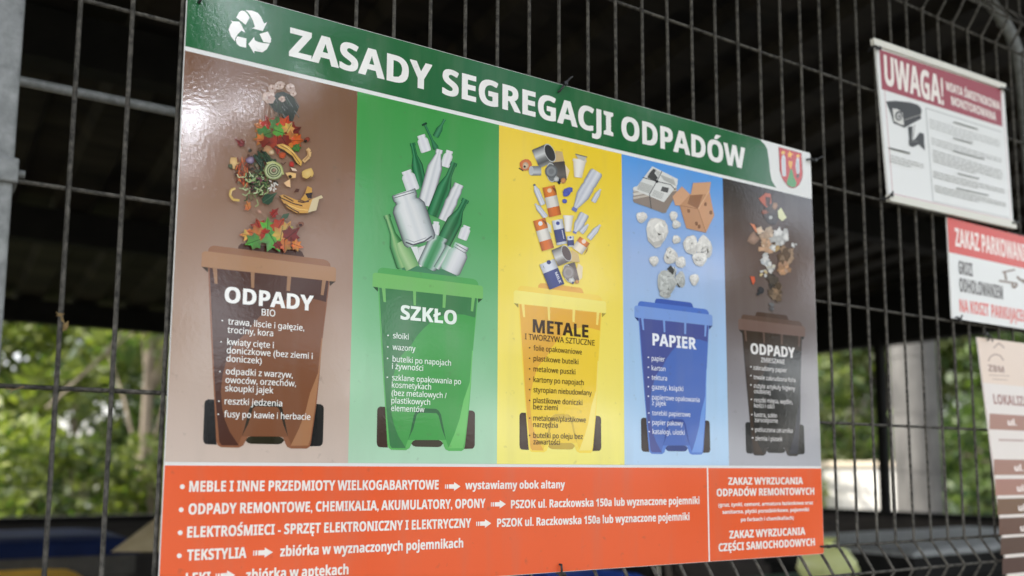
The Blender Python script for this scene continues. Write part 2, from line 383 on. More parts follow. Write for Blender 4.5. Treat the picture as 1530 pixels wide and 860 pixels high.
# ------------------------------------------------------------------ mesh fence, post
fence = empty('mesh_fence', (1.0, 0, 0), 'grey welded wire mesh fence panel with folded beads carrying all the notices', 'fence')
ZB, ZT = -1.5, .93
folds = [-1.24, -.24, .84]
def vpath(x):
    pts = [(x, 0, Z0+ZB)]
    for fz in folds: pts += [(x, 0, Z0+fz-.044), (x, -.018, Z0+fz-.020), (x, -.030, Z0+fz), (x, -.018, Z0+fz+.018), (x, 0, Z0+fz+.042)]
    pts += [(x, 0, Z0+ZT)]; wob = random.uniform(-.0012, .0012)
    return [(px+wob*math.sin(2.2*pz+x*40)+random.uniform(-.0003, .0003), py, pz) for px, py, pz in pts]
for i in range(-4, 46):
    w_ = MB().tube(vpath(i*.05), .0024, 8)
    for z in (-1.4, -1.2, -1.0, -.8, -.6, -.4, -.198, 0, .2, .4, .6, .797):       # weld beads at the crossings
        w_.loft([[(i*.05+r_*math.cos(t), .0023+dy, Z0+z+r_*math.sin(t)) for t in np.linspace(0, 2*math.pi, 7, endpoint=False)] for dy, r_ in ((-.0026, .0022), (0, .0036), (.0026, .0022))], smooth=True)
    w_.build('vertical_wire', M_WIRE, fence)
for z in [-1.4, -1.2, -1.0, -.8, -.6, -.4, -.286, -.198, 0, .2, .4, .6, .797, .885]:
    MB().tube([(-.252, .0046, Z0+z), (2.29, .0046, Z0+z)], .0024, 8).build('horizontal_wire', M_WIRE, fence)
for fz in folds:
    MB().tube([(-.252, -.0254, Z0+fz), (2.29, -.0254, Z0+fz)], .0024, 8).build('horizontal_wire', M_WIRE, fence)
def post(x0, x1, label):
    p = empty('fence_post', ((x0+x1)/2, 0, 0), label, 'fence post')
    MB().box((x0, -.03, 0), (x1, .03, Z0+1.02)).build('tube', M_ZINC, p, bevel=.003)
    MB().box((x0-.002, -.032, Z0+1.02), (x1+.002, .032, Z0+1.035)).build('cap', M_TIE, p)
    for z in (-.8, .2, .75):
        c = MB().box((x0-.003, -.034, Z0+z-.012), (x1+.004, .012, Z0+z+.012)); cl = c.build('clamp', M_ZINC, p, bevel=.002)
        MB().tube([(x1+.004, -.022, Z0+z), (x1+.010, -.022, Z0+z)], .004, 6).build('bolt', M_ZINC, cl)
post(-.312, -.2515, 'galvanised square fence post at the left end of the mesh fence')

# curved tube behind the fence
pts = [at(1462, -30, 2.16), at(1474, -4, 2.16), at(1486, 12, 2.16), at(1499, 30, 2.16), at(1510, 50, 2.16), at(1519, 74, 2.16), at(1525, 105, 2.16), at(1531, 160, 2.16), at(1540, 280, 2.16)]
pp = empty('curved_pipe', (float(pts[-1][0]), float(pts[-1][1]), 0), 'grey curved metal pipe bending down behind the fence at upper right', 'pipe')
MB().tube([tuple(p) for p in pts] + [(pts[-1][0], pts[-1][1], .01)], .0135, 12).build('tube', M_ZINC, pp)
MB().tube([tuple(pts[3]), tuple(pts[3]*.8+pts[4]*.2)], .0165, 12).build('joint', M_ZINC, pp)

# ------------------------------------------------------------------ the big waste board
X0, X1, ZL, ZH = -.0985, .9035, -.2072, .4437
bd = empty('information_board', ((X0+X1)/2, -.008, Z0+ZL), 'large colourful waste sorting board with five printed bins tied to the mesh fence', 'sign board')
m = MB()
def rrect(x0, x1, z0, z1, r, n=4):
    out = []
    for cx_, cz_, a0 in ((x1-r, z0+r, -90), (x1-r, z1-r, 0), (x0+r, z1-r, 90), (x0+r, z0+r, 180)):
        for i in range(n+1): a = math.radians(a0+90*i/n); out.append((cx_+r*math.cos(a), cz_+r*math.sin(a)))
    return out
rr = rrect(X0, X1, ZL, ZH, .004)
m.loft([[(x, -.0062, z+Z0) for x, z in rr], [(x, -.0098, z+Z0) for x, z in rr]]); m.build('panel', M_BACK, bd)
WHITE = (238, 236, 232)
def art(base=0.): return Art(BOARD, base)
# header
a = art(0); g = (35, 99, 58)
hd = Z6(1120, 200, 10)
edge = hd([(400, 780), (370, 760), (330, 690), (305, 560), (290, 400), (265, 230), (230, 160), (172, 92)])
ex = [BOARD(*p) for p in edge]
pts = [(X0+.0005, .3705), (ex[0][0], .3705)] + [(p[0], p[2]-Z0) for p in ex[1:-1]] + [(ex[-1][0]-.003, ZH-.0005), (X0+.003, ZH-.0005), (X0+.0005, ZH-.003)]
a.xz(pts, g); hb = a.build('header_band', M_PRINT, bd, colour=True)
a = art(2e-4)
CH = .0323*1.03
for w, x0, yb, x1, y1 in (('ZASADY', 431.6, 82.6, 645.6, 0), ('SEGREGACJI', 660.5, 136, 916, 0), ('ODPADÓW', 928.4, 205.5, 1113, 0)):
    zb = BOARD(431.6, 82.6)[2]
    # the baseline is level: find the row of the picture where this word starts
    v, f = string_geo(w, True); l = a._lift(); xa, xb = BOARD(x0, yb)[0], BOARD(x1, yb+.27*(x1-x0)-30)[0]
    mn, mx = min(p[0] for p in v), max(p[0] for p in v); kx = (xb-xa)/(mx-mn); kz = CH/cap(True)
    a.add([(xa+(p[0]-mn)*kx, -.010-l-((4*i//len(v))*2e-6+p[2]*1e-6), zb+p[1]*kz) for i, p in enumerate(v)], f, lin(WHITE, 1.02)); a.k += 8e-6
a.build('title_lettering', M_PRINT, hb, colour=True)
a = art(2e-4); r10 = Z6(320, 0, 10)
for pts in ([(400, 158), (450, 160), (495, 205), (530, 260), (468, 368), (330, 260), (370, 185)],
            [(465, 150), (560, 155), (650, 190), (700, 250), (745, 350), (790, 330), (725, 462), (565, 420), (608, 400), (580, 310), (530, 215), (500, 175)],
            [(240, 300), (280, 315), (375, 322), (405, 365), (430, 420), (460, 480), (405, 455), (350, 510), (318, 565), (305, 612), (250, 540), (215, 440), (235, 380), (268, 330)],
            [(345, 540), (480, 572), (478, 712), (380, 690), (335, 650), (320, 590)],
            [(675, 505), (800, 468), (850, 570), (845, 630), (830, 640), (735, 625)],
            [(595, 550), (605, 600), (650, 622), (720, 640), (830, 650), (790, 730), (720, 780), (600, 760), (595, 795), (510, 655)]):
    a.poly(r10(pts), WHITE)
a.build('recycling_symbol', M_PRINT, hb, colour=True)
a = art(2e-4)
a.poly(hd([(430, 190), (775, 285), (795, 600), (780, 680), (740, 760), (690, 800), (640, 812), (580, 790), (520, 720), (480, 650), (450, 550)]), (150, 45, 35))
a.poly(hd([(440, 203), (765, 293), (783, 600), (768, 672), (732, 748), (688, 786), (640, 798), (588, 778), (530, 712), (490, 645), (460, 545)]), (184, 34, 26))
a.poly(hd([(610, 520), (640, 540), (660, 640), (700, 720), (690, 786), (640, 798), (565, 765), (552, 720), (580, 640)]), (52, 140, 66))
a.poly(hd([(482, 330), (502, 312), (522, 320), (536, 370), (542, 630), (492, 630), (482, 560), (474, 400)]), (204, 206, 208))
a.poly(hd([(698, 362), (720, 345), (740, 368), (744, 560), (734, 598), (700, 588), (684, 470)]), (196, 200, 202))
for x, y, r in ((500, 280, 28), (722, 330, 24)): a.dot(*hd([(x, y)])[0], r/10, (226, 180, 70))
for x, y in ((500, 300), (722, 350)): a.dot(*hd([(x, y)])[0], 1.4, (205, 160, 130))
a.poly(hd([(598, 240), (612, 282), (650, 300), (618, 322), (618, 362), (598, 336), (575, 356), (580, 315), (562, 290), (588, 284)]), (240, 175, 45))
a.poly(hd([(580, 400), (640, 412), (632, 470), (620, 515), (600, 515), (582, 460)]), (224, 160, 45))
a.line(hd([(510, 360), (515, 620)]), .9, (170, 178, 184)); a.line(hd([(712, 400), (716, 580)]), 1.2, (150, 165, 170))
a.poly(hd([(690, 620), (740, 585), (735, 650), (710, 660)]), (40, 52, 46))
a.build('coat_of_arms', M_PRINT, bd, colour=True)

# orange notice strip
a = art(0); a.xz([(X0+.0005, ZL+.003), (X0+.003, ZL+.0005), (X1-.003, ZL+.0005), (X1-.0005, ZL+.003), (X1-.0005, -.0742), (X0+.0005, -.0742)], (232, 98, 58))
strip = a.build('notice_strip', M_PRINT, bd, colour=True)
a = art(2e-4)
def za(x, y): return (220+x/3.477, 680+y/3.477)
def zb2(x, y): return (640+x/2.55, 680+y/2.55)
OW = (242, 234, 228)
lines = [('MEBLE I INNE PRZEDMIOTY WIELKOGABARYTOWE', za(217, 189), za(1513, 0)[0], za(182, 163)),
         ('ODPADY REMONTOWE, CHEMIKALIA, AKUMULATORY, OPONY', za(213, 307), zb2(217, 0)[0], za(176, 283)),
         ('ELEKTROŚMIECI - SPRZĘT ELEKTRONICZNY I ELEKTRYCZNY', za(206, 427), zb2(162, 0)[0], za(171, 402)),
         ('TEKSTYLIA', za(205, 547), za(514, 0)[0], za(166, 522)), ('LEKI', za(198, 669), za(327, 0)[0], za(160, 644))]
for t, (x, y), x1, b in lines:
    a.text(t, x, y, x1, .0108, OW); a.dot(b[0], b[1], 3.7, OW)
for t, (x, y), x1, cp in (('wystawiamy obok altany', zb2(140, 129), zb2(520, 0)[0], .0096), ('PSZOK ul. Raczkowska 150a lub wyznaczone pojemniki', zb2(314, 202), zb2(1033, 0)[0], .0100),
                          ('PSZOK ul. Raczkowska 150a lub wyznaczone pojemniki', zb2(261, 273), zb2(995, 0)[0], .0100),
                          ('zbiórka w wyznaczonych pojemnikach', za(689, 525), zb2(132, 0)[0], .0106), ('zbiórka w aptekach', za(511, 650), za(1044, 0)[0], .0108)):
    a.text(t, x, y, x1, cp, OW)
xs_ = BOARD(1058, 760)[0]; a.xz([(xs_-.0013, ZL+.0005), (xs_+.0013, ZL+.0005), (xs_+.0013, -.0742), (xs_-.0013, -.0742)], OW)
for t, x0, y, x1, cp in (('ZAKAZ WYRZUCANIA', 1142, 112, 1427, .0104), ('ODPADÓW REMONTOWYCH', 1098, 156, 1470, .0106),
                         ('(gruz, tynki, cement, armatura łazienkowa oraz', 1104, 196, 1465, .0052), ('sanitarna, płytki porozbiórkowe, pojemniki', 1120, 223, 1450, .0052), ('po farbach i chemikaliach)', 1190, 252, 1392, .0052),
                         ('ZAKAZ WYRZUCANIA', 1146, 317, 1436, .0110), ('CZĘŚCI SAMOCHODOWYCH', 1105, 366, 1473, .0110)):
    a.text(t, *zb2(x0, y), zb2(x1, 0)[0], cp, OW)
a.build('lettering', M_PRINT, strip, colour=True)
for (x0, y0), x1 in ((zb2(63, 119), zb2(122, 0)[0]), (zb2(238, 187), zb2(295, 0)[0]), (zb2(182, 261), zb2(239, 0)[0]), (za(550, 508), za(652, 0)[0]), (za(355, 628), za(456, 0)[0])):
    a = art(3e-4); p0, p1 = BOARD(x0, y0), BOARD(x1, y0); u0, u1, zc = p0[0], p1[0], p0[2]-Z0; w = u1-u0; h = .0052
    for q0, q1 in ((0, .055), (.11, .2)): a.xz([(u0+w*q0, zc-h*.5), (u0+w*q1, zc-h*.5), (u0+w*q1, zc+h*.5), (u0+w*q0, zc+h*.5)], OW)
    a.xz([(u0+w*.25, zc-h*.5), (u0+w*.58, zc-h*.5), (u0+w*.58, zc-h), (u1, zc), (u0+w*.58, zc+h), (u0+w*.58, zc+h*.5), (u0+w*.25, zc+h*.5)], OW)
    a.build('arrow', M_PRINT, strip, colour=True)

# five colour fields with their printed inks; the last also carries a painted reflection
PX = [X0+.0005, .0999, .2970, .5010, .6990, X1-.0005]; PT, PBZ = .3655, -.0705
FIELDS = [dict(stops=[(116, 82, 62), (142, 110, 92), (172, 146, 130), (206, 188, 176)]),
          dict(stops=[(62, 146, 72), (86, 162, 98), (126, 186, 138), (178, 214, 186)]),
          dict(stops=[(234, 200, 54), (238, 212, 84), (242, 222, 106), (242, 232, 126)]),
          dict(stops=[(88, 152, 220), (160, 182, 220), (166, 198, 230), (184, 212, 238)]),
          dict(stops=[(44, 37, 35), (98, 78, 70), (106, 94, 92), (140, 136, 140), (178, 178, 184)])]  # near black top is a dark reflection put into the gradient
fld = []
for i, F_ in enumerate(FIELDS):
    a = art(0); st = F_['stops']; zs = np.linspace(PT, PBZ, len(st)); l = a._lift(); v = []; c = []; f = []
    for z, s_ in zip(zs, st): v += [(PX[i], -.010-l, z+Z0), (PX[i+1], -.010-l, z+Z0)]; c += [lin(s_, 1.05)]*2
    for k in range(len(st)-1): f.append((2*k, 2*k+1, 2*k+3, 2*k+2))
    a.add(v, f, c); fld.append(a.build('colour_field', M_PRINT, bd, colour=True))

# the wheelie bin, traced once; each field carries the same drawing in its own inks
A6, B6 = Z6(270, 350), Z6(270, 560)
BIN = [('wheel', B6([(300, 220), (245, 218), (222, 230), (213, 250), (200, 570), (205, 600), (220, 618), (245, 622), (322, 625)])),
       ('wheel', B6([(1200, 258), (1255, 262), (1276, 275), (1283, 295), (1275, 600), (1268, 622), (1250, 637), (1150, 640)])),
       ('knob', A6([(512, 130), (518, 102), (545, 80), (600, 82), (1060, 140), (1088, 155), (1112, 210)])),
       ('under', A6([(188, 288), (250, 297), (242, 340)])), ('under', A6([(1330, 413), (1388, 420), (1338, 462)])),
       ('edge', A6([(245, 290), (1336, 410)]) + B6([(1262, -250), (1245, 0), (1222, 220), (1166, 610), (1155, 645), (1130, 660), (990, 660), (955, 645), (938, 615), (930, 588), (915, 560), (880, 548), (625, 548), (600, 558), (582, 590), (560, 632), (520, 652), (360, 648), (330, 628), (318, 590), (300, 220), (288, 0), (262, -520)])),
       ('gap', B6([(580, 588), (600, 560), (630, 548), (880, 550), (910, 562), (930, 585), (902, 615), (870, 621), (630, 617), (600, 607)])),
       ('body', A6([(258, 300), (1326, 410)]) + B6([(1235, 0), (1212, 218), (1155, 600), (1142, 632), (1000, 632), (985, 615), (960, 552), (545, 550), (520, 615), (505, 632), (365, 630), (345, 600), (312, 220), (300, 0)])),
       ('dark', A6([(258, 300), (1326, 410), (1303, 606), (1180, 575), (1050, 568), (940, 585), (840, 630), (740, 705), (660, 785), (600, 870)]) + B6([(480, -280), (410, -130), (375, 0), (360, 150), (372, 300), (395, 400), (440, 510), (522, 632), (365, 630), (345, 600), (312, 220), (300, 0)])),
       ('lite', B6([(1232, -20), (1160, 160), (1115, 340), (1060, 480), (985, 634), (1142, 632), (1160, 580), (1212, 218), (1240, 0), (1272, -330), (1262, -330)])),
       ('line', B6([(545, 552), (570, 480), (612, 310), (632, 272), (660, 250), (695, 236), (858, 242), (890, 262), (912, 300), (962, 555), (918, 440), (884, 310), (862, 286), (675, 280), (648, 298), (605, 440)])),
       ('lid', A6([(243, 165), (250, 128), (268, 108), (295, 100), (345, 106), (1285, 224), (1318, 238), (1338, 262), (1347, 300)])),
       ('band', A6([(183, 288), (190, 165), (212, 150), (250, 153), (1378, 294), (1392, 310), (1390, 414), (1376, 422)])),
       ('rib', A6([(286, 294), (325, 300), (330, 444), (303, 440)])), ('rib', A6([(628, 336), (662, 340), (658, 480), (632, 476)])),
       ('rib', A6([(955, 374), (990, 378), (978, 508), (948, 504)])), ('rib', A6([(1268, 410), (1302, 414), (1280, 546), (1255, 541)]))]
INK = [dict(wheel=(28, 27, 31), knob=(78, 46, 38), under=(60, 45, 34), edge=(140, 90, 64), gap=(40, 36, 26), body=(124, 78, 54), dark=(74, 42, 35), lite=(166, 118, 84), line=(44, 36, 30), lid=(146, 102, 76), band=(168, 126, 94), rib=(156, 116, 86)),
       dict(wheel=(66, 50, 44), knob=(72, 132, 96), under=(36, 78, 44), edge=(96, 178, 96), gap=(66, 62, 50), body=(70, 156, 78), dark=(60, 122, 74), lite=(112, 192, 106), line=(44, 100, 62), lid=(86, 164, 92), band=(118, 184, 104), rib=(118, 184, 104)),
       dict(wheel=(64, 46, 38), knob=(226, 168, 74), under=(160, 140, 60), edge=(244, 216, 84), gap=(196, 166, 64), body=(238, 202, 66), dark=(228, 172, 70), lite=(244, 224, 122), line=(206, 172, 60), lid=(240, 208, 90), band=(242, 226, 122), rib=(242, 220, 120)),
       dict(wheel=(60, 50, 50), knob=(66, 92, 172), under=(42, 50, 110), edge=(96, 132, 206), gap=(64, 78, 132), body=(84, 112, 184), dark=(80, 88, 150), lite=(116, 156, 222), line=(60, 80, 150), lid=(82, 116, 196), band=(124, 156, 216), rib=(124, 156, 216)),
       dict(wheel=(26, 25, 28), knob=(76, 56, 48), under=(44, 36, 32), edge=(50, 44, 44), gap=(30, 28, 29), body=(32, 29, 31), dark=(56, 42, 35), lite=(52, 52, 62), line=(22, 20, 22), lid=(92, 70, 61), band=(112, 88, 80), rib=(98, 76, 67))]
OFF = [0, .1956, .3916, .5921, .7962]
for i in range(5):
    a = art(1e-4)
    for part, pts in BIN:
        l = a._lift(); w = [BOARD(*p) for p in pts]
        a.add([(p[0]+OFF[i], -.010-l, p[2]) for p in w], [tuple(range(len(w)))], lin(INK[i][part], 1.05))
    a.build('bin_picture', M_PRINT, fld[i], colour=True)

# words on the bins
def zz(ox, oy, k): return lambda x, y: (ox+x/k, oy+y/k)
R2, R4, R6, R8, R1 = zz(220, 350, 2.3235), zz(520, 380, 2.6875), zz(740, 400, 2.865), zz(920, 430, 3.184), zz(270, 350, 6)
LH = .0067
def words(i, R, col, heads, rows, dots, lh):
    a = art(4e-4)
    for t, (x, y), x1, cp, b in heads: a.text(t, x, y, x1, cp, col, b)
    for t, x, y, x1 in rows: a.text(t, *R(x, y), R(x1, 0)[0], lh, col, False); 
    for x, y in dots: a.dot(*R(x, y), 1.15, col, 8)
    a.build('lettering', M_PRINT, fld[i], colour=True)
words(0, R2, (244, 242, 238), [('ODPADY', R1(390, 607), R1(1190, 0)[0], .0168, True), ('BIO', R1(724, 725), R1(846, 0)[0], .0072, False)],
      [('trawa, liscie i gałęzie,', 280, 312, 545), ('trociny, kora', 278, 341, 437), ('kwiaty cięte i', 277, 383, 439), ('doniczkowe (bez ziemi i', 275, 412, 574), ('doniczek)', 274, 441, 397),
       ('odpadki z warzyw,', 272, 485, 505), ('owoców, orzechów,', 271, 515, 516), ('skoupki jajek', 270, 544, 437), ('resztki jedzenia', 268, 589, 468), ('fusy po kawie i herbacie', 266, 634, 566)],
      [(260, 299), (256, 373), (252, 476), (248, 579), (246, 624)], .0066)
words(1, R4, (232, 242, 232), [('SZKŁO', R4(210, 259), R4(436, 0)[0], .0168, True)],
      [('słoiki', 180, 336, 243), ('wazony', 178, 382, 270), ('butelki po napojach', 178, 430, 413), ('i żywności', 176, 459, 301), ('szklane opakowania po', 176, 505, 453), ('kosmetykach', 175, 534, 333),
       ('(bez metalowych /', 174, 566, 395), ('plastikowych', 173, 597, 329), ('elementów', 172, 628, 306)], [(160, 325), (159, 371), (158, 417), (157, 493)], .0066)
words(2, R6, (62, 44, 30), [('METALE', R6(160, 275), R6(398, 0)[0], .0168, True), ('I TWORZYWA SZTUCZNE', R6(126, 305), R6(425, 0)[0], .0074, False)],
      [('folie opakowaniowe', 163, 353, 370), ('plastikowe butelki', 163, 398, 355), ('metalowe puszki', 163, 443, 342), ('kartony po napojach', 163, 488, 378), ('styropian niebudowlany', 163, 532, 412),
       ('plastikowe doniczki', 162, 577, 372), ('bez ziemi', 162, 605, 267), ('metalowe/plastikowe', 162, 653, 387), ('narzędzia', 162, 681, 267), ('butelki po oleju bez', 162, 727, 374), ('zawartości', 162, 755, 276)],
      [(146, 342), (146, 387), (146, 432), (146, 476), (146, 521), (146, 567), (146, 643), (146, 717)], .0066)
words(3, R8, (236, 238, 246), [('PAPIER', R8(174, 272), R8(382, 0)[0], .0168, True)],
      [('papier', 170, 345, 232), ('karton', 170, 391, 236), ('tektura', 170, 436, 243), ('gazety, książki', 171, 481, 320), ('papierowe opakowania', 172, 530, 398), ('z jajek', 172, 557, 239),
       ('torebki papierowe', 172, 605, 354), ('papier pakowy', 173, 650, 319), ('katalogi, ulotki', 174, 694, 326)],
      [(154, 330), (154, 377), (154, 425), (154, 469), (154, 515), (156, 595), (157, 638), (158, 683)], .0066)
words(4, R8, (226, 222, 220), [('ODPADY', R8(641, 312), R8(851, 0)[0], .0160, True), ('ZMIESZANE', R8(690, 352), R8(803, 0)[0], .0068, False)],
      [('zabrudzony papier', 653, 388, 812), ('trwale zabrudzona folia', 655, 433, 853), ('zużyte artykuły higieny', 656, 474, 852), ('osobistej', 657, 500, 735), ('resztki mięsa, wędlin,', 658, 542, 840), ('kości i ości', 658, 568, 753),
       ('lustra, szkło', 659, 612, 766), ('żaroodporne', 660, 637, 770), ('potłuczona ceramika', 662, 683, 840), ('ziemia i piasek', 663, 725, 791)],
      [(642, 375), (642, 417), (642, 461), (644, 530), (646, 602), (648, 671), (650, 713)], .0064)

# ---- printed waste: food and leaves
a = art(5e-4); q1, q2 = Z6(290, 110), Z6(290, 235)
RED, DRED, GRN, ORG, YEL = (160, 50, 36), (118, 38, 33), (70, 114, 56), (186, 108, 54), (196, 156, 84)
a.poly(q1([(690, 250), (740, 170), (800, 160), (880, 200), (940, 300), (900, 380), (880, 440), (950, 530), (900, 470), (830, 430), (790, 360), (720, 340), (690, 290)]), (52, 56, 54))
for _ in range(26):
    x, y = random.uniform(700, 910), random.uniform(190, 360); d = random.uniform(30, 90)
    a.line(q1([(x, y), (x+d*.5, y+d)]), .8, random.choice([(34, 40, 38), (80, 88, 84), (96, 100, 98), (60, 74, 60)]))
a.poly(q1([(655, 260), (700, 210), (770, 190), (870, 185), (900, 240), (930, 330), (870, 400), (800, 360), (740, 340), (700, 300)]), (48, 54, 50))
for _ in range(40):
    x, y = random.uniform(670, 900), random.uniform(170, 380); d = random.uniform(20, 70)
    a.line(q1([(x, y), (x+d*random.uniform(.1, .8), y+d)]), random.uniform(.5, 1.1), random.choice([(30, 36, 34), (84, 92, 88), (110, 112, 112), (58, 76, 60), (40, 52, 42)]))
for x, y, r in ((668, 215, 54), (700, 135, 36), (768, 105, 40), (862, 130, 40), (785, 228, 26), (885, 180, 26), (742, 120, 24)):
    for k in range(7):
        an = k*.9+x; a.blob(*q1([(x+r*.55*math.cos(an), y+r*.55*math.sin(an))])[0], r*.62/6, r*.52/6, random.choice([(216, 194, 178), (192, 168, 152), (222, 206, 196), (164, 138, 126)]), 7, .3, edge=(172, 146, 134))
    a.dot(*q1([(x, y)])[0], r*.22/6, (120, 78, 66), 6)
def leaves(q, spec):
    for x, y, r, c, rot in spec: a.leaf(*q([(x, y)])[0], r/4.7, c, math.radians(rot))
leaves(q1, [(610, 480, 70, ORG, 200), (670, 465, 80, RED, 250), (740, 470, 80, GRN, 270), (810, 465, 78, (196, 70, 36), 290), (640, 545, 85, GRN, 160), (755, 520, 80, (86, 150, 62), 20), (870, 530, 85, DRED, 330),
            (840, 500, 60, YEL, 300), (600, 590, 60, ORG, 180), (660, 625, 80, DRED, 140), (745, 610, 95, RED, 90), (850, 590, 80, ORG, 20), (910, 600, 60, (196, 90, 40), 0), (910, 660, 45, GRN, 60), (800, 600, 70, DRED, 60)])
a.leaf(*q1([(425, 630)])[0], 13, (120, 34, 36), math.radians(215), 'oak')
a.blob(*q1([(665, 690)])[0], 9.5, 6.5, (190, 140, 100), rot=.5); a.blob(*q1([(690, 705)])[0], 4, 3.5, (214, 186, 150))
a.poly(q1([(735, 640), (790, 630), (850, 655), (905, 720), (965, 790), (955, 830), (915, 800), (880, 740), (820, 700), (760, 665)]), (206, 160, 84))
a.line(q1([(720, 655), (800, 690), (870, 745), (920, 815)]), 2.2, (62, 44, 36)); a.line(q1([(770, 645), (860, 690), (945, 810)]), 1.0, (110, 78, 44)); a.line(q1([(800, 640), (900, 720)]), 1.2, (232, 196, 120))
a.blob(*q1([(788, 735)])[0], 5.2, 4.8, (196, 82, 44)); a.blob(*q1([(872, 815)])[0], 3.6, 5, (196, 56, 52)); a.line(q1([(775, 800), (795, 815), (820, 795)]), 1.4, (84, 52, 40))
a.blob(*q1([(1010, 592)])[0], 4.5, 3.6, (150, 66, 52)); a.blob(*q1([(995, 605)])[0], 2.5, 2, (40, 26, 24))
a.line(q1([(1010, 675), (1032, 700), (1025, 745), (975, 790)]), 5.5, (206, 168, 116)); a.line(q1([(1012, 690), (1020, 740), (985, 780)]), 2, (176, 132, 90))
a.blob(*q2([(357, 50)])[0], 7, 9, (216, 184, 128), edge=(190, 150, 96))
for _ in range(70):      # dark mixed base
    x, y = random.gauss(560, 95), random.gauss(130, 85); a.blob(*q2([(x, y)])[0], random.uniform(2, 4.5), random.uniform(1.6, 3.5), random.choice([(58, 50, 40), (74, 82, 54), (110, 78, 56), (44, 54, 42), (128, 112, 84), (96, 58, 44)]), 7, .4, random.uniform(0, 3))
for _ in range(46):      # shredded carrot
    x, y = random.uniform(385, 480), random.uniform(0, 235); an = random.uniform(.4, 2.4); d = random.uniform(25, 55)
    a.line(q2([(x, y), (x+d*math.cos(an), y+d*math.sin(an))]), random.uniform(1, 1.9), random.choice([(176, 74, 36), (146, 52, 30), (198, 104, 56), (112, 44, 34)]))
a.blob(*q2([(498, 28)])[0], 6, 5.5, (160, 146, 168), edge=(90, 66, 96))
for _ in range(22):      # dark stalks
    x = random.uniform(520, 640); a.line(q2([(x, random.uniform(-60, 0)), (x+random.uniform(20, 110), random.uniform(40, 130))]), random.uniform(1.6, 3), random.choice([(22, 34, 28), (34, 54, 40), (46, 66, 44)]))
for _ in range(90):      # green peelings
    x, y = random.gauss(555, 55), random.gauss(225, 50); an = random.uniform(0, 3.1); d = random.uniform(22, 60)
    a.line(q2([(x, y), (x+d*math.cos(an), y+d*math.sin(an)), (x+d*1.4*math.cos(an+.5), y+d*1.4*math.sin(an+.5))]), random.uniform(.9, 1.9), random.choice([(52, 76, 46), (150, 168, 116), (30, 44, 30), (190, 200, 160), (96, 120, 70), (110, 60, 70)]))
for rr_, c in ((86, (128, 140, 90)), (76, (184, 188, 146)), (64, (70, 88, 54)), (55, (166, 172, 128)), (44, (58, 72, 46)), (34, (176, 174, 142)), (24, (92, 100, 70)), (14, (120, 84, 72))):
    a.dot(*q2([(705, 125)])[0], rr_/6, c, 18, .95)
a.line(q2([(640, 60), (700, 45), (765, 85), (790, 160)]), 2.4, (180, 184, 120)); a.line(q2([(700, 130), (720, 110)]), 3, (150, 120, 100))
for _ in range(14):
    x, y = random.uniform(665, 740), random.uniform(225, 300); a.line(q2([(x, y), (x+random.uniform(-30, 40), y+random.uniform(-20, 30))]), 1.8, random.choice([(222, 216, 206), (196, 186, 176)]))
for p, c in (([(855, 95), (900, 110), (915, 130), (870, 125)], (226, 200, 176)), ([(810, 145), (850, 140), (905, 150), (900, 190), (840, 195)], (222, 180, 120)), ([(795, 235), (850, 200), (855, 275), (820, 265)], (230, 186, 140))):
    a.poly(q2(p), c)
a.blob(*q2([(850, 178)])[0], 3, 2.4, (48, 30, 24))
a.blob(*q2([(1008, 150)])[0], 9, 7.6, (216, 186, 120), rot=-.5, edge=(206, 168, 96)); a.line(q2([(965, 188), (1000, 203), (1040, 175)]), 1.2, (120, 84, 52))
a.line(q2([(360, 285), (322, 300), (312, 345), (340, 385), (398, 392)]), 3.4, (206, 172, 96)); a.line(q2([(362, 284), (328, 304), (320, 345)]), 1.4, (226, 200, 140))
a.leaf(*q2([(475, 450)])[0], 10, (196, 116, 66), math.radians(250), sx=.7); a.blob(*q2([(578, 492)])[0], 4.6, 2.6, (196, 150, 130), rot=.7)
a.poly(q2([(595, 380), (630, 335), (680, 335), (738, 320), (705, 365), (690, 405), (655, 432), (605, 415)]), (46, 70, 54)); a.line(q2([(610, 410), (735, 322)]), .7, (90, 110, 84))
a.poly(q2([(885, 320), (905, 285), (935, 290), (925, 318)]), (84, 50, 40))
a.poly(q2([(752, 350), (790, 340), (900, 385), (985, 410), (1060, 370), (1110, 365), (1085, 450), (1010, 505), (910, 505), (830, 460), (790, 410)]), (204, 152, 78))
a.poly(q2([(1005, 265), (1045, 280), (1050, 360), (990, 400), (945, 385), (985, 330)]), (198, 148, 70)); a.poly(q2([(985, 330), (1050, 320), (1045, 370), (1010, 375)]), (50, 36, 40))
a.poly(q2([(1050, 380), (1130, 345), (1145, 370), (1110, 380), (1085, 480), (1010, 500)]), (206, 188, 150))
for l_ in ([(770, 370), (880, 420), (960, 440)], [(800, 420), (870, 470), (930, 500)], [(920, 400), (960, 410), (1020, 400)], [(790, 350), (880, 400)]): a.line(q2(l_), 1.7, (70, 46, 44))
a.line(q2([(755, 352), (768, 372)]), 2.2, (44, 30, 26)); a.line(q2([(830, 430), (930, 470), (1010, 480)]), 1.4, (230, 190, 110))
a.leaf(*q2([(700, 515)])[0], 14, (150, 40, 36), math.radians(-50), 'oak'); a.poly(q2([(768, 545), (790, 515), (845, 505), (830, 545), (800, 563)]), (62, 86, 66))
a.blob(*q2([(948, 605)])[0], 4.5, 4, (150, 96, 76)); a.blob(*q2([(945, 612)])[0], 2.6, 2, (70, 36, 30))
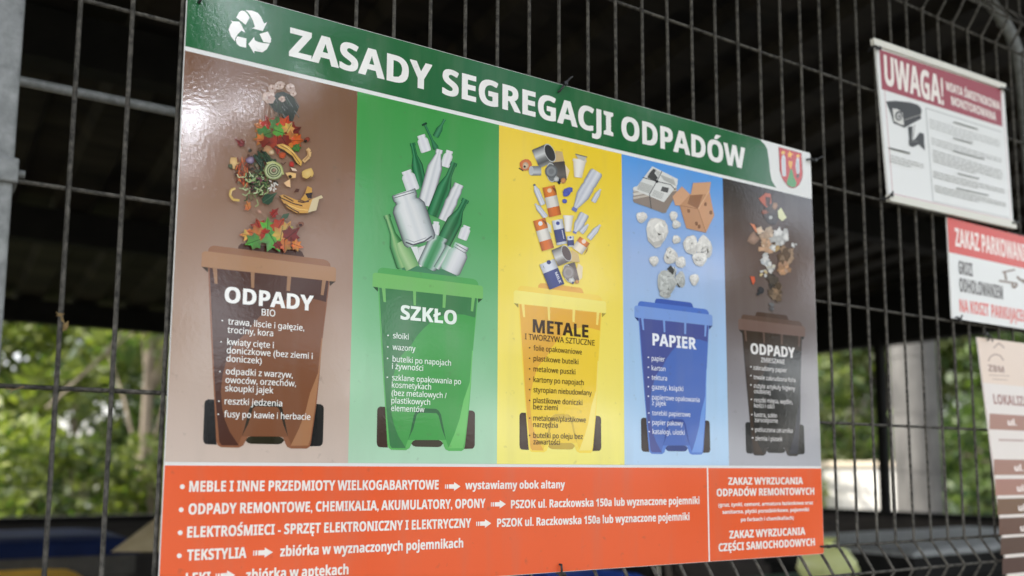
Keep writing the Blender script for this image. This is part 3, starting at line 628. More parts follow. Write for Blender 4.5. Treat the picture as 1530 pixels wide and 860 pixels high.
leaves(q2, [(480, 700, 60, (214, 150, 80), 180), (575, 635, 75, RED, 250), (650, 640, 75, (92, 160, 70), 270), (745, 640, 85, (176, 62, 36), 300), (820, 640, 55, YEL, 300), (560, 700, 85, ORG, 200), (620, 690, 60, RED, 20),
            (540, 755, 80, (80, 140, 62), 160), (690, 730, 105, (92, 164, 74), 60), (770, 700, 80, YEL, 280), (845, 710, 92, DRED, 320), (800, 780, 70, ORG, 90), (900, 790, 55, (206, 120, 60), 20), (735, 785, 45, DRED, 60)])
a.line(q2([(858, 720), (858, 815)]), 1.3, (60, 28, 24))
a.build('waste_picture', M_PRINT, fld[0], colour=True)

# ---- printed waste: glass
a = art(5e-4); g1, g2 = Z6(530, 165), Z6(530, 275)
GB = [(18, 62, 40), (40, 120, 76), (66, 140, 96), (34, 108, 66), (24, 88, 54), (46, 128, 80), (16, 52, 36)]
CL = [(96, 100, 104), (206, 208, 210), (222, 222, 222), (196, 198, 202), (216, 216, 218), (208, 210, 214), (90, 92, 98)]
SO = [(190, 200, 196), (222, 222, 224), (214, 212, 218), (224, 224, 226), (186, 190, 192)]
def bottle(q, p0, p1, w, cols, neck=.55):
    w /= 6; n = w*.36
    a.solid(q([p0])[0], q([p1])[0], [(0, w*.86), (.03, w), (neck, w), (neck+.13, w*.66), (neck+.22, n*1.15), (.93, n), (.935, n*1.35), (1, n*1.3)], cols)
def jar(q, p0, p1, w, cols, lid=.8):
    w /= 6
    a.solid(q([p0])[0], q([p1])[0], [(0, w*.84), (.05, w*.97), (.1, w), (lid-.12, w), (lid-.03, w*.82), (lid, w*.66), (lid+.05, w*.68), (lid+.055, w*.74), (.99, w*.74), (1, w*.7)], cols)
bottle(g1, (730, 345), (620, 110), 26, [(30, 84, 56), (58, 128, 88), (36, 100, 64)], .1); a.poly(g1([(598, 125), (640, 105), (650, 120), (606, 140)]), (20, 64, 42)); bottle(g1, (722, 235), (805, 80), 28, [(26, 80, 52), (70, 140, 98), (34, 96, 62)], .45)
jar(g1, (640, 370), (592, 220), 48, SO); bottle(g1, (600, 690), (515, 290), 50, GB, .5); jar(g1, (805, 505), (850, 360), 42, SO)
jar(g1, (525, 720), (460, 540), 60, SO, .84)
bottle(g1, (625, 850), (760, 350), 68, CL, .68)
bottle(g1, (700, 945), (890, 465), 66, GB, .52)
a.solid(g1([(790, 985)])[0], g1([(935, 660)])[0], [(0, 8), (.35, 8.6), (.5, 9.6), (.62, 8), (.8, 8.6), (.92, 7), (.925, 7.6), (1, 7.4)], CL)
jar(g2, (715, 480), (730, 335), 36, SO, .85); jar(g2, (960, 495), (1005, 375), 44, SO, .85)
bottle(g2, (440, 745), (285, 275), 66, [(30, 84, 50), (96, 160, 104), (150, 186, 130), (110, 166, 106), (60, 124, 70), (40, 96, 54)], .42)
a.solid(g2([(520, 750)])[0], g2([(400, 520)])[0], [(0, 11), (.6, 10.5), (.85, 8), (1, 5)], [(120, 170, 112), (168, 198, 148), (140, 182, 124), (96, 150, 96)])
a.poly(g2([(500, 560), (560, 560), (600, 740), (585, 742)]), (216, 220, 218)); a.poly(g2([(565, 570), (650, 540), (620, 640), (585, 680)]), (212, 214, 214))
bottle(g2, (775, 560), (995, 135), 70, GB, .54)
jar(g2, (640, 750), (770, 470), 92, [(84, 90, 92), (190, 206, 200), (82, 150, 104), (60, 136, 84), (96, 160, 118), (176, 192, 188), (70, 78, 82)], .86)
a.solid(g2([(730, 755)])[0], g2([(850, 560)])[0], [(0, 5), (1, 6)], [(90, 100, 100), (150, 190, 166), (206, 212, 210), (100, 110, 112)])
jar(g2, (850, 790), (960, 545), 92, [(150, 190, 164), (176, 200, 190), (218, 220, 220), (224, 224, 226), (212, 212, 216), (190, 194, 196), (92, 96, 98)], .8); a.line(g2([(905, 540), (1010, 600)]), 1.2, (110, 112, 116)); a.line(g2([(890, 560), (1000, 625)]), 1.0, (120, 122, 126))
jar(g2, (590, 530), (435, 70), 150, [(70, 76, 80), (176, 190, 184), (214, 216, 216), (222, 222, 222), (208, 210, 212), (218, 218, 218), (204, 206, 208), (170, 178, 180), (76, 80, 86)], .82)
for l_ in ([(345, 105), (525, 50)], [(350, 125), (530, 72)]): a.line(g2(l_), 1.0, (92, 96, 98))
a.line(g2([(455, 520), (520, 545), (620, 515), (690, 465)]), 2.2, (86, 88, 96)); a.line(g2([(450, 490), (530, 520), (640, 480)]), 1.0, (150, 154, 160))
a.build('waste_picture', M_PRINT, fld[1], colour=True)

# ---- printed waste: metal and plastic
a = art(5e-4); m1, m2 = Z6(730, 200), Z6(730, 295)
STEEL = [(60, 60, 60), (150, 150, 150), (200, 200, 198), (120, 120, 118), (80, 80, 80), (140, 138, 134)]
STL2 = [(70, 64, 60), (160, 156, 152), (206, 204, 200), (130, 122, 116), (96, 84, 78)]
PET = [(132, 138, 150), (196, 198, 206), (216, 216, 220), (190, 192, 202), (206, 208, 214), (128, 134, 148)]
def can(q, p0, p1, w, cols, dark=(40, 38, 38)):
    w /= 6; (x0, y0), (x1, y1) = q([p0])[0], q([p1])[0]
    a.solid((x0, y0), (x1, y1), [(0, w*.93), (.06, w), (1, w)], cols)
    an = math.atan2(y1-y0, x1-x0)
    for k, c in ((1.0, (190, 190, 188)), (.9, dark)):
        pts = []
        for i in range(16):
            t = 2*math.pi*i/16; u, v_ = w*.5*k*math.cos(t), w*k*math.sin(t); pts.append((x1+u*math.cos(an)-v_*math.sin(an), y1+u*math.sin(an)+v_*math.cos(an)))
        a.poly(pts, c)
def pet(q, p0, p1, w, neck=.7, capc=(110, 120, 180)):
    w /= 6; a.solid(q([p0])[0], q([p1])[0], [(0, w*.8), (.04, w), (.3, w), (.36, w*.9), (.42, w), (neck, w), (.88, w*.42), (.92, w*.3), (.92, w*.4), (1, w*.38)], PET)
    (x0, y0), (x1, y1) = q([p0])[0], q([p1])[0]; a.line([(x0+(x1-x0)*.92, y0+(y1-y0)*.92), (x1, y1)], w*.8, capc)
def carton(q, p0, p1, w, cols, bands):
    w /= 6; (x0, y0), (x1, y1) = q([p0])[0], q([p1])[0]
    for t0, t1, c in bands:
        a.solid((x0+(x1-x0)*t0, y0+(y1-y0)*t0), (x0+(x1-x0)*t1, y0+(y1-y0)*t1), [(0, w), (1, w)], [tuple(v*.8 for v in c), c, c, tuple(v*.72 for v in c)])
    dx, dy = (x1-x0), (y1-y0)
    if cols: a.dot(x0+dx*.86, y0+dy*.86, w*.36, cols, 10)
OB = [(0, .3, (214, 112, 44)), (.3, .66, (222, 216, 206)), (.66, 1, (222, 124, 50))]
BB = [(0, .1, (196, 198, 206)), (.1, .62, (58, 64, 116)), (.62, 1, (216, 218, 224))]
a.blob(*m1([(335, 275)])[0], 9.5, 9, (212, 124, 62), edge=(196, 100, 48)); a.blob(*m1([(330, 285)])[0], 5, 5, (228, 196, 160)); a.dot(*m1([(322, 292)])[0], 1.8, (40, 30, 30)); a.line(m1([(270, 305), (310, 330)]), 1.4, (60, 50, 44))
a.poly(m1([(600, 150), (660, 160), (680, 260), (590, 265)]), (196, 168, 120)); a.poly(m1([(660, 240), (725, 330), (690, 430), (640, 440)]), (226, 206, 178))
can(m1, (420, 225), (548, 170), 88, STEEL, (46, 44, 46)); can(m1, (470, 330), (380, 330), 42, [(110, 112, 116), (186, 188, 190), (150, 152, 156), (96, 98, 104)], (176, 178, 180))
can(m1, (690, 330), (560, 345), 88, [(70, 66, 64), (104, 98, 94), (84, 78, 74), (70, 60, 58)], (110, 112, 114))
for r_, c in ((9.5, (96, 98, 100)), (7.2, (130, 132, 134)), (4, (112, 114, 116))): a.dot(*m1([(560, 335)])[0], r_, c, 16, 1.05)
a.blob(*m1([(630, 425)])[0], 3, 4, (40, 44, 60)); a.blob(*m1([(605, 405)])[0], 4, 4, (210, 210, 208)); a.blob(*m1([(668, 420)])[0], 4, 4.5, (214, 150, 96))
def cup(q, p0, p1, w0, w1):
    a.solid(q([p0])[0], q([p1])[0], [(0, w0/6*.9), (.05, w0/6), (.85, w1/6), (.87, w1/6*1.12), (1, w1/6*1.1)], [(206, 196, 176), (232, 226, 218), (236, 232, 226), (222, 214, 204), (198, 188, 170)])
cup(m1, (800, 390), (815, 225), 36, 56); a.poly(m1([(775, 180), (880, 205), (855, 245), (800, 220)]), (186, 182, 172)); a.line(m1([(775, 180), (882, 208)]), 1.4, (110, 106, 100))
pet(m1, (970, 335), (760, 690), 60, .62); pet(m1, (485, 635), (405, 450), 26, .7, (90, 90, 100)); pet(m1, (512, 748), (415, 625), 24, .7, (180, 184, 190)); pet(m1, (935, 610), (1000, 495), 24, .6, (206, 206, 214))
carton(m1, (595, 735), (535, 470), 56, (232, 200, 160), OB); a.poly(m1([(560, 475), (600, 490), (610, 540)]), (120, 66, 30))
for x, y, r_ in ((700, 520, 6), (722, 500, 5), (690, 540, 4.5), (680, 602, 3.8)): a.blob(*m1([(x, y)])[0], r_, r_*.85, (96, 108, 190), edge=(76, 84, 160))
pet(m2, (860, 145), (765, 320), 44, .6); pet(m2, (825, 315), (890, 240), 24, .5, (206, 208, 214)); pet(m2, (895, 370), (998, 245), 26, .62, (198, 200, 210))
cup(m2, (710, 305), (712, 160), 28, 42)
carton(m2, (530, 465), (450, 195), 56, (224, 226, 222), OB); a.poly(m2([(470, 195), (515, 220), (520, 250)]), (110, 60, 30)); a.poly(m2([(520, 220), (555, 250), (560, 320), (535, 300)]), (214, 214, 200))
carton(m2, (655, 420), (612, 200), 48, (62, 70, 140), BB); carton(m2, (735, 440), (730, 345), 30, (62, 70, 140), BB)
a.line(m2([(655, 290), (672, 370)]), 1.2, (190, 190, 210))
carton(m2, (790, 480), (860, 380), 54, (236, 214, 196), [(0, .6, (232, 220, 204)), (.6, 1, (222, 128, 60))]); a.poly(m2([(820, 560), (880, 480), (895, 430), (850, 520)]), (150, 100, 60))
a.poly(m2([(740, 470), (800, 500), (815, 580), (730, 575)]), (206, 178, 120)); a.poly(m2([(800, 590), (840, 620), (835, 720), (780, 770), (770, 700)]), (228, 210, 172))
can(m2, (590, 545), (695, 500), 78, STL2, (92, 76, 72)); can(m2, (790, 660), (710, 680), 84, [(96, 84, 80), (130, 116, 110), (110, 96, 92), (84, 72, 68)], (124, 114, 110))
for r_, c in ((9, (140, 130, 126)), (7, (160, 152, 148)), (4.4, (146, 138, 134))): a.dot(*m2([(712, 672)])[0], r_, c, 16, 1.1)
a.blob(*m2([(742, 742)])[0], 4.5, 4, (222, 220, 216)); a.blob(*m2([(752, 765)])[0], 1.8, 1.8, (70, 76, 130)); a.blob(*m2([(790, 755)])[0], 3, 3, (222, 160, 90))
carton(m2, (610, 800), (520, 575), 72, None, [(0, .64, (60, 68, 128)), (.64, 1, (214, 216, 224))]); a.dot(*m2([(536, 580)])[0], 3.3, (44, 50, 110), 10); a.poly(m2([(484, 605), (500, 640), (488, 625)]), (90, 90, 100))
l = a._lift()
v, f = string_geo('MILK', True); mx = max(p[0] for p in v); o0 = BOARD(*m2([(588, 672)])[0], l); ox = BOARD(*m2([(632, 772)])[0], l); e = (ox-o0)/mx; en = np.array([-e[2], 0, e[0]])*.9
a.add([o0 + e*p[0] + en*p[1] - np.array([0, ((4*i//len(v))*2e-6+p[2]*1e-6), 0]) for i, p in enumerate(v)], f, lin((206, 206, 220), 1)); a.k += 8e-6
a.build('waste_picture', M_PRINT, fld[2], colour=True)

# ---- printed waste: paper
a = art(5e-4); p1_, p2_ = Z6(920, 240), Z6(920, 320)
a.poly(p1_([(170, 330), (165, 370), (420, 468), (450, 465), (495, 330), (540, 260), (460, 250)]), (150, 140, 128))
for k, (y, c) in enumerate(((0, (196, 190, 180)), (30, (166, 156, 146)), (45, (206, 200, 190)), (75, (150, 138, 128)), (90, (192, 180, 166)), (115, (140, 126, 116)))):
    a.poly(p1_([(150, 255+y*.8), (160, 275+y*.85), (440, 372+y*.85), (470, 330+y*.8), (545, 220+y*.6), (545, 200+y*.6)]), c)
a.poly(p1_([(325, 50), (555, 165), (550, 215), (430, 372), (150, 255), (160, 235), (190, 228)]), (216, 216, 212))
a.poly(p1_([(335, 70), (365, 85), (345, 110), (375, 150), (355, 185), (280, 150), (300, 110)]), (74, 74, 74)); a.poly(p1_([(352, 84), (398, 100), (380, 140), (360, 120)]), (186, 186, 182))
a.poly(p1_([(415, 230), (475, 245), (462, 288), (400, 270)]), (88, 88, 88))
for k in range(9): a.line(p1_([(395+k*4, 125+k*6), (520+k*2, 175+k*6)]), .7, (176, 176, 172))
for k in range(10): a.line(p1_([(215-k*3, 190+k*7), (330-k*3, 228+k*7)]), .7, (170, 170, 166))
for k in range(6): a.line(p1_([(340-k*4, 265+k*9), (430-k*4, 298+k*9)]), .7, (172, 172, 168))
a.line(p1_([(410, 95), (365, 185), (300, 300), (315, 430)]), 1.1, (66, 66, 70)); a.line(p1_([(240, 150), (365, 185), (490, 215), (530, 260)]), 1.1, (66, 66, 70)); a.blob(*p1_([(365, 185)])[0], 2.6, 2.2, (60, 60, 64))
a.poly(p1_([(570, 400), (655, 300), (780, 300), (835, 270), (880, 490), (805, 645), (630, 605)]), (190, 142, 108)); a.poly(p1_([(665, 310), (778, 302), (735, 432), (640, 385)]), (150, 106, 80))
a.poly(p1_([(505, 320), (590, 230), (662, 300), (570, 402), (530, 400)]), (208, 160, 126)); a.poly(p1_([(690, 200), (850, 190), (835, 300), (780, 300), (668, 308)]), (206, 158, 122))
a.poly(p1_([(735, 432), (835, 270), (880, 490), (805, 645)]), (202, 152, 116)); a.line(p1_([(570, 402), (735, 432), (805, 645)]), .9, (156, 112, 84)); a.line(p1_([(735, 432), (835, 270)]), .9, (226, 186, 150))
for x, y in ((720, 565), (745, 590), (650, 450), (848, 465), (800, 390)): a.blob(*p1_([(x, y)])[0], 2.2, 3, (150, 104, 78))
for x, y, rx, ry in ((230, 505, 48, 48), (365, 640, 98, 128), (515, 495, 36, 44), (540, 570, 40, 36), (540, 706, 38, 38)): a.crumple(*p1_([(x, y)])[0], rx/6, ry/6)
for x, y, rx, ry in ((670, 275, 66, 88), (790, 300, 70, 110), (750, 400, 66, 60), (340, 418, 42, 46), (488, 375, 60, 72), (580, 430, 46, 50), (700, 582, 42, 50)): a.crumple(*p2_([(x, y)])[0], rx/6, ry/6)
for x, y, rx, ry in ((575, 585, 48, 70), (500, 520, 40, 55), (448, 620, 80, 118), (440, 715, 50, 34)): a.crumple(*p2_([(x, y)])[0], rx/6, ry/6, (.94, .95, .93), 130, 228)
a.poly(p2_([(455, 490), (490, 455), (520, 500), (510, 545), (480, 520)]), (58, 58, 58)); a.line(p2_([(545, 620), (570, 655)]), 2, (70, 70, 70)); a.line(p2_([(520, 470), (535, 560)]), 1, (120, 120, 118))
a.build('waste_picture', M_PRINT, fld[3], colour=True)

# ---- printed waste: mixed
a = art(5e-4); x1_, x2_ = Z6(1060, 270), Z6(1060, 360)
a.blob(*x1_([(580, 230)])[0], 12, 22, (74, 62, 58), 12, .2, .4); a.blob(*x1_([(560, 340)])[0], 9, 9, (66, 58, 58))
a.poly(x1_([(440, 160), (500, 110), (545, 115), (555, 200), (510, 240), (470, 200)]), (176, 84, 58)); a.poly(x1_([(500, 140), (545, 150), (540, 230), (505, 225)]), (70, 38, 32)); a.blob(*x1_([(495, 280)])[0], 5, 3.4, (150, 84, 62))
a.poly(x1_([(610, 270), (640, 240), (690, 330), (650, 362), (615, 330)]), (206, 206, 160)); a.blob(*x1_([(585, 225)])[0], 4, 6, (170, 130, 100)); a.blob(*x1_([(548, 328)])[0], 3, 3, (190, 190, 186))
a.poly(x1_([(362, 380), (400, 390), (440, 465), (415, 460)]), (206, 122, 84))
a.blob(*x1_([(390, 515)])[0], 8, 10, (170, 136, 116), 9, .3)
def petals(q, x, y, r, c1, c2, n=9):
    for k in range(n):
        an = random.uniform(0, 6.28); d = r*random.uniform(.1, .85); b_ = random.uniform(.82, 1.04); c_ = tuple(v*b_ for v in random.choice([c1, c1, c2])); a.blob(*q([(x+d*math.cos(an), y+d*math.sin(an)*1.2)])[0], r*.46/6, r*.38/6, c_, 9, .45, random.uniform(0, 3), edge=tuple(v*.86 for v in c_))
CRM, WHT, TAN = (222, 196, 170), (226, 224, 220), (196, 150, 112)
petals(x1_, 515, 470, 75, CRM, (206, 176, 150), 12); petals(x1_, 505, 590, 70, (214, 172, 138), CRM, 12); petals(x1_, 625, 500, 78, WHT, (206, 204, 200), 14); petals(x1_, 605, 590, 60, WHT, (190, 160, 110), 9)
petals(x1_, 747, 572, 28, WHT, WHT, 5); petals(x1_, 690, 670, 85, (170, 140, 112), (110, 84, 62), 16); petals(x1_, 665, 780, 55, TAN, (206, 160, 128), 9)
petals(x2_, 500, 180, 55, WHT, (206, 208, 210), 9); petals(x2_, 540, 240, 45, WHT, (214, 206, 186), 7); petals(x2_, 485, 290, 36, WHT, (222, 200, 150), 6)
petals(x2_, 650, 250, 55, TAN, (196, 160, 136), 9)
a.poly(x2_([(360, 315), (400, 320), (405, 360), (385, 395)]), (206, 92, 62)); a.blob(*x2_([(455, 440)])[0], 4.6, 5.4, (62, 60, 66)); a.blob(*x2_([(430, 475)])[0], 2.4, 2.4, (60, 58, 64))
petals(x2_, 560, 380, 62, (84, 72, 62), (60, 52, 48), 12); petals(x2_, 600, 470, 72, (150, 122, 96), (104, 82, 62), 14); petals(x2_, 560, 590, 36, (112, 110, 112), (96, 92, 96), 5)
a.build('waste_picture', M_PRINT, fld[4], colour=True)

# ------------------------------------------------------------------ notices further along the fence
# monitoring notice
MP = Plane((1.1, -.012, Z0+.4), (0, -1, 0))
cs = [MP(*p) for p in ((1308, 63), (1500, 130), (1514, 333), (1328, 296))]
sg = empty('notice_board', (float(np.mean([c[0] for c in cs])), -.010, float(cs[3][2])), 'white monitoring notice with maroon UWAGA band and printed camera', 'sign board')
def slab(a_, plane, cs_, t):
    f_ = [tuple(c) for c in cs_]; b_ = [tuple(np.array(c)-plane.n*t) for c in cs_]
    return a_.loft([b_, f_])
slab(MB(), MP, cs, .004).build('panel', M_BACK, sg)
M_RAIL = newmat('cream_rail', (.72, .70, .62), .45)
for q in ([(1303, 57), (1501, 126), (1500, 134), (1304, 67)], [(1326, 290), (1516, 331), (1517, 342), (1327, 300)]):
    r_ = [MP(x, y, .0035) for x, y in q]; slab(MB(), MP, r_, .0075).build('rail', M_RAIL, sg, bevel=.0015)
a = Art(MP, 1e-4)
a.line([(1317, 76), (1334, 291)], 1.0, (196, 160, 160)); a.line([(1334, 289), (1512, 329)], 1.0, (190, 140, 146)); a.line([(1497, 135), (1511, 329)], .8, (206, 186, 184))
a.line([(1383, 161), (1394, 300)], 1.2, (168, 170, 166)); a.line([(1383, 161), (1496, 197)], 1.2, (168, 170, 166)); a.line([(1394, 300), (1508, 325)], 1.0, (168, 170, 166))
def grey_rows(x0, y0, x1, y1, n, dy, c=(176, 176, 172), w=1.5):
    for k in range(n):
        e = 1 if k < n-1 else .62; sl_ = (y1-y0)/(x1-x0); x = x0+k*.32
        while x < x0+(x1-x0)*e:
            d = random.uniform(4, 11); d = min(d, x0+(x1-x0)*e-x); a.line([(x, y0+k*dy+(x-x0)*sl_), (x+d, y0+k*dy+(x+d-x0)*sl_)], w, c); x += d+1.2
for x0, y0, x1, y1, n in ((1388, 178, 1494, 211, 4), (1391, 206, 1496, 238, 3), (1393, 224, 1497, 256, 5), (1394, 256, 1500, 284, 3), (1396, 277, 1502, 304, 3)): grey_rows(x0, y0, x1, y1, n, 3.9)
for x0, y0, x1, y1 in ((1424, 182, 1460, 193), (1423, 206, 1452, 214), (1423, 225, 1470, 238), (1430, 259, 1462, 267), (1428, 281, 1476, 292)): a.line([(x0, y0), (x1, y1)], 1.8, (130, 130, 126))
a.line([(1328, 221), (1359, 229)], 2.2, (84, 84, 78)); grey_rows(1329, 232, 1379, 246, 3, 4.2, (180, 180, 176), 1.4)
a.build('small_print', M_MATTE, sg, colour=True)
a = Art(MP, 2e-4); a.poly([(1313.6, 73.4), (1495, 133), (1497.5, 189), (1317.4, 133)], (150, 44, 62)); nb = a.build('header_band', M_MATTE, sg, colour=True)
a = Art(MP, 3e-4); CR_ = (232, 222, 214)
a.text('UWAGA!', 1322, 125, 1410, .0545, CR_, y1=152); a.text('WIATA ŚMIETNIKOWA', 1413, 134, 1494, .0170, CR_, y1=158); a.text('MONITOROWANA', 1421.5, 156, 1488, .0170, CR_, y1=177)
a.build('lettering', M_MATTE, nb, colour=True)
a = Art(MP, 3e-4); c8 = Z6(1300, 140, 6.617); BK = (22, 20, 19)
a.poly(c8([(155, 75), (250, 68), (400, 85), (470, 108), (495, 130), (510, 165), (500, 220), (505, 245), (340, 335), (230, 290), (205, 200)]), BK)
a.poly(c8([(220, 145), (270, 150), (320, 190), (335, 310), (290, 300), (235, 268)]), (206, 204, 198)); a.dot(*c8([(283, 218)])[0], 5.6, BK, 12, 1.3); a.dot(*c8([(285, 220)])[0], 3.6, (190, 188, 184), 12, 1.3); a.dot(*c8([(288, 222)])[0], 1.8, BK, 10, 1.3)
a.line(c8([(340, 258), (500, 205)]), 1, (150, 146, 140)); a.poly(c8([(372, 325), (420, 318), (415, 455), (385, 455)]), BK); a.poly(c8([(380, 455), (440, 450), (490, 380), (530, 395), (540, 560), (480, 500), (420, 528), (385, 512)]), BK)
a.line(c8([(440, 300), (425, 440)]), 1.4, (150, 148, 142)); a.line(c8([(400, 470), (470, 470)]), 1, (120, 118, 112))
a.build('camera_picture', M_MATTE, sg, colour=True)

# parking notice
PP = Plane((1.28, -.008, Z0+.3), (0, -1, 0))
xl, zt, zbm = 1.2855, .3935, .2025; xr = xl+.40
s2 = empty('notice_board', (xl+.2, -.006, Z0+zbm), 'white and red no parking notice under the monitoring notice', 'sign board')
MB().box((xl, -.0078, Z0+zbm), (xr, -.0048, Z0+zt)).build('panel', M_BACK, s2)
a = Art(PP, 1e-4); zred = PP(1421, 377)[2]-Z0; a.xz([(xl, zred), (xr, zred), (xr, zt), (xl, zt)], (206, 58, 44)); rb = a.build('header_band', M_MATTE, s2, colour=True)
a = Art(PP, 2e-4); a.text('ZAKAZ', 1427.5, 367, 1463.5, .0345, (236, 220, 212), y1=373); kx = a.last
v, f = string_geo('ZAKAZ PARKOWANIA', True); l = a._lift(); o0 = PP(1427.5, 367, l); wz = string_geo('ZAKAZ', True)[0]; n0 = len(wz); mn = min(p[0] for p in wz)
a.v = []; a.f = []; a.c = []; a.sm = []; a.add([o0 + np.array([(p[0]-mn)*kx, -((4*i//len(v))*2e-6+p[2]*1e-6), p[1]*.0345/cap(True)]) for i, p in enumerate(v)], f, lin((236, 220, 212), 1.05)); a.build('lettering', M_MATTE, rb, colour=True)
a = Art(PP, 2e-4)
a.text('GROZI', 1432.6, 408.6, 1453.5, .0250, (92, 86, 84), y1=412); a.text('ODHOLOWANIEM', 1434, 435.1, 1498.9, .0260, (92, 86, 84), y1=446)
a.text('NA KOSZT', 1434, 465.1, 1478, .0235, (222, 118, 110), y1=472)
kx = a.last; wz = string_geo('NA KOSZT PARKUJĄCEGO', True)[0]; w1 = max(p[0] for p in string_geo('NA KOSZT', True)[0]); v, f = string_geo('PARKUJĄCEGO', True); l = a._lift(); o0 = PP(1434, 465.1, l)
x_off = (w1+.27)*kx
a.add([o0 + np.array([x_off+p[0]*kx, -((4*i//len(v))*2e-6+p[2]*1e-6), p[1]*.0235/cap(True)]) for i, p in enumerate(v)], f, lin((222, 118, 110), 1.05)); a.build('lettering', M_MATTE, s2, colour=True)
a = Art(PP, 3e-4); c7 = Z6(1390, 380, 7.164); TB = (120, 96, 78)
for ln, w in (([(770, 190), (905, 163)], 2.4), ([(795, 190), (812, 275)], 3), ([(735, 280), (930, 312)], 2.6), ([(872, 318), (895, 360), (930, 320)], 3.4), ([(925, 235), (960, 270), (1010, 282)], 3.4), ([(960, 270), (1060, 330)], 3), ([(1010, 282), (1100, 250)], 3)): a.line(c7(ln), w, TB)
a.build('tow_truck_picture', M_MATTE, s2, colour=True)

# location notice, pushed out at its foot by the folded bead
LP = Plane((1.36, -.010, Z0+.173), (0, -1, .075))
s3 = empty('notice_board', (1.5, -.02, Z0-.3), 'cream location notice with brown rows at the right edge of the photo', 'sign board')
tl = LP(1460, 503); ex_ = np.array([.30, 0, 0]); dn = np.array([0, -.075, -1.]); dn /= np.linalg.norm(dn)
cs = [tl, tl+ex_, tl+ex_+dn*.50, tl+dn*.50]
slab(MB(), LP, cs, .003).build('panel', newmat('cream_board', (.72, .65, .60), .4), s3)
def lrect(x0, y0, x1m, y1, col, name=None):
    p, q = LP(x0, y0, a._lift()), LP(x0, y1, a.k); X_ = x1m-.0
    e = np.array([X_-p[0], 0, 0]); e2 = np.array([X_-q[0], 0, 0])
    a.add([p, p+e, q+e2, q], [(0, 1, 2, 3)], lin(col, 1.05))
XR = float(tl[0])+.285
a = Art(LP, 1e-4); p = LP(1462, 571, 1e-4); a.add([tl-LP.n*-1e-4, tl+ex_+LP.n*1e-4, np.array([tl[0]+.3, p[1], p[2]]), np.array([tl[0], p[1], p[2]])], [(0, 1, 2, 3)], lin((214, 192, 174), 1.05))
a.build('tan_band', M_MATTE, s3, colour=True)
a = Art(LP, 2e-4); c5 = Z6(1440, 490, 5.06); LG = (140, 108, 96)
a.line(c5([(185, 250), (200, 215), (235, 197), (275, 208), (300, 245)]), 1.6, LG); a.line(c5([(225, 150), (265, 112), (305, 150)]), 1.6, LG); a.text('ZBM', *c5([(187, 325)])[0], c5([(305, 0)])[0][0], .0125, LG)
a.line(c5([(190, 355), (345, 362)]), .8, LG); a.line(c5([(215, 385), (330, 392)]), .8, LG); a.build('logo', M_MATTE, s3, colour=True)
a = Art(LP, 2e-4); a.text('LOKALIZ', *c5([(228, 572)])[0], c5([(452, 0)])[0][0], .0185, (150, 104, 96)); kx = a.last
a.v = []; a.f = []; a.c = []; a.sm = []; v, f = string_geo('LOKALIZACJA', True); o0 = LP(*c5([(228, 572)])[0], a._lift()); zd = -dn
mn = min(p[0] for p in v); a.add([o0 + np.array([(p[0]-mn)*kx, -((4*i//len(v))*2e-6+p[2]*1e-6), 0]) + zd*p[1]*.0185/cap(True) for i, p in enumerate(v)], f, lin((150, 104, 96), 1.05))
a.build('lettering', M_MATTE, s3, colour=True)
a = Art(LP, 2e-4); a.line([(1492, 657), (1530, 658)], 3, (176, 150, 142)); a.build('small_print', M_MATTE, s3, colour=True)
ROWS = [(1478.5, 617.5, 641, (152, 104, 86), 1506), (1485, 686, 709.3, (150, 106, 90), 1516), (1487, 715.3, 740, (155, 108, 94), 1520), (1490, 745, 769, (106, 72, 48), 1522), (1492.5, 774, 799.5, (90, 54, 40), 1525), (1495, 803.7, 829, (74, 44, 33), 1532), (1497.5, 834, 858, (68, 34, 29), 1534), (1500, 864, 888, (66, 34, 29), 1536)]
for x0, y0, y1, c, tx in ROWS:
    a = Art(LP, 2e-4); lrect(x0, y0, XR, y1, c)
    rw = a.build('row_band', M_MATTE, s3, colour=True)
    if y1 < 800:
        a = Art(LP, 3e-4); a.text('ul.', tx, y1-6, tx+13, .0115, (236, 224, 218)); a.build('lettering', M_MATTE, rw, colour=True)

# ------------------------------------------------------------------ cable ties
def tie(pl, p, q, tail, label, r=.0016, out=.004):
    a_, b_ = pl(*p, out), pl(*q, out); t = pl(*tail, out*1.8)
    o = empty('cable_tie', tuple(a_), label, 'cable tie', 'cable ties holding the boards to the fence')
    back = (a_+b_)/2 + np.array([0, .018, 0])
    ct = np.array([0, .010, 0])
    MB().tube([tuple(a_+ct), tuple(a_), tuple((a_*.5+b_*.5)+np.array([0, -.001, 0])), tuple(b_), tuple(b_+ct), tuple(back), tuple(a_+ct)], r, 6).build('strap', M_TIE, o)
    c = b_; MB().box((c[0]-.003, c[1]-.003, c[2]-.0026), (c[0]+.003, c[1]+.002, c[2]+.0026)).build('lock', M_TIE, o, bevel=.0006)
    MB().tube([tuple(b_), tuple((b_*.4+t*.6)+np.array([0, -.003, .002])), tuple(t)], [r, r*.9, r*.6], 6).build('tail', M_TIE, o)
tie(BOARD, (297, 4), (303, -8), (313, -12), 'black cable tie over the top left corner of the large board')
tie(BOARD, (834, 137), (842, 126), (851, 117), 'black cable tie on the top edge of the large board above the title')
tie(BOARD, (1205, 238.5), (1215, 240), (1226, 236), 'black cable tie beside the coat of arms on the large board')
tie(BOARD, (836, 843), (836, 857), (841, 862), 'black cable tie on the bottom edge of the large orange strip')
tie(BOARD, (1226, 816), (1234, 816), (1243, 815), 'black cable tie at the bottom right corner of the large board')
tie(MP, (1304, 70), (1311, 73), (1303, 76), 'black cable tie under the top left rail end of the monitoring notice', .0018)
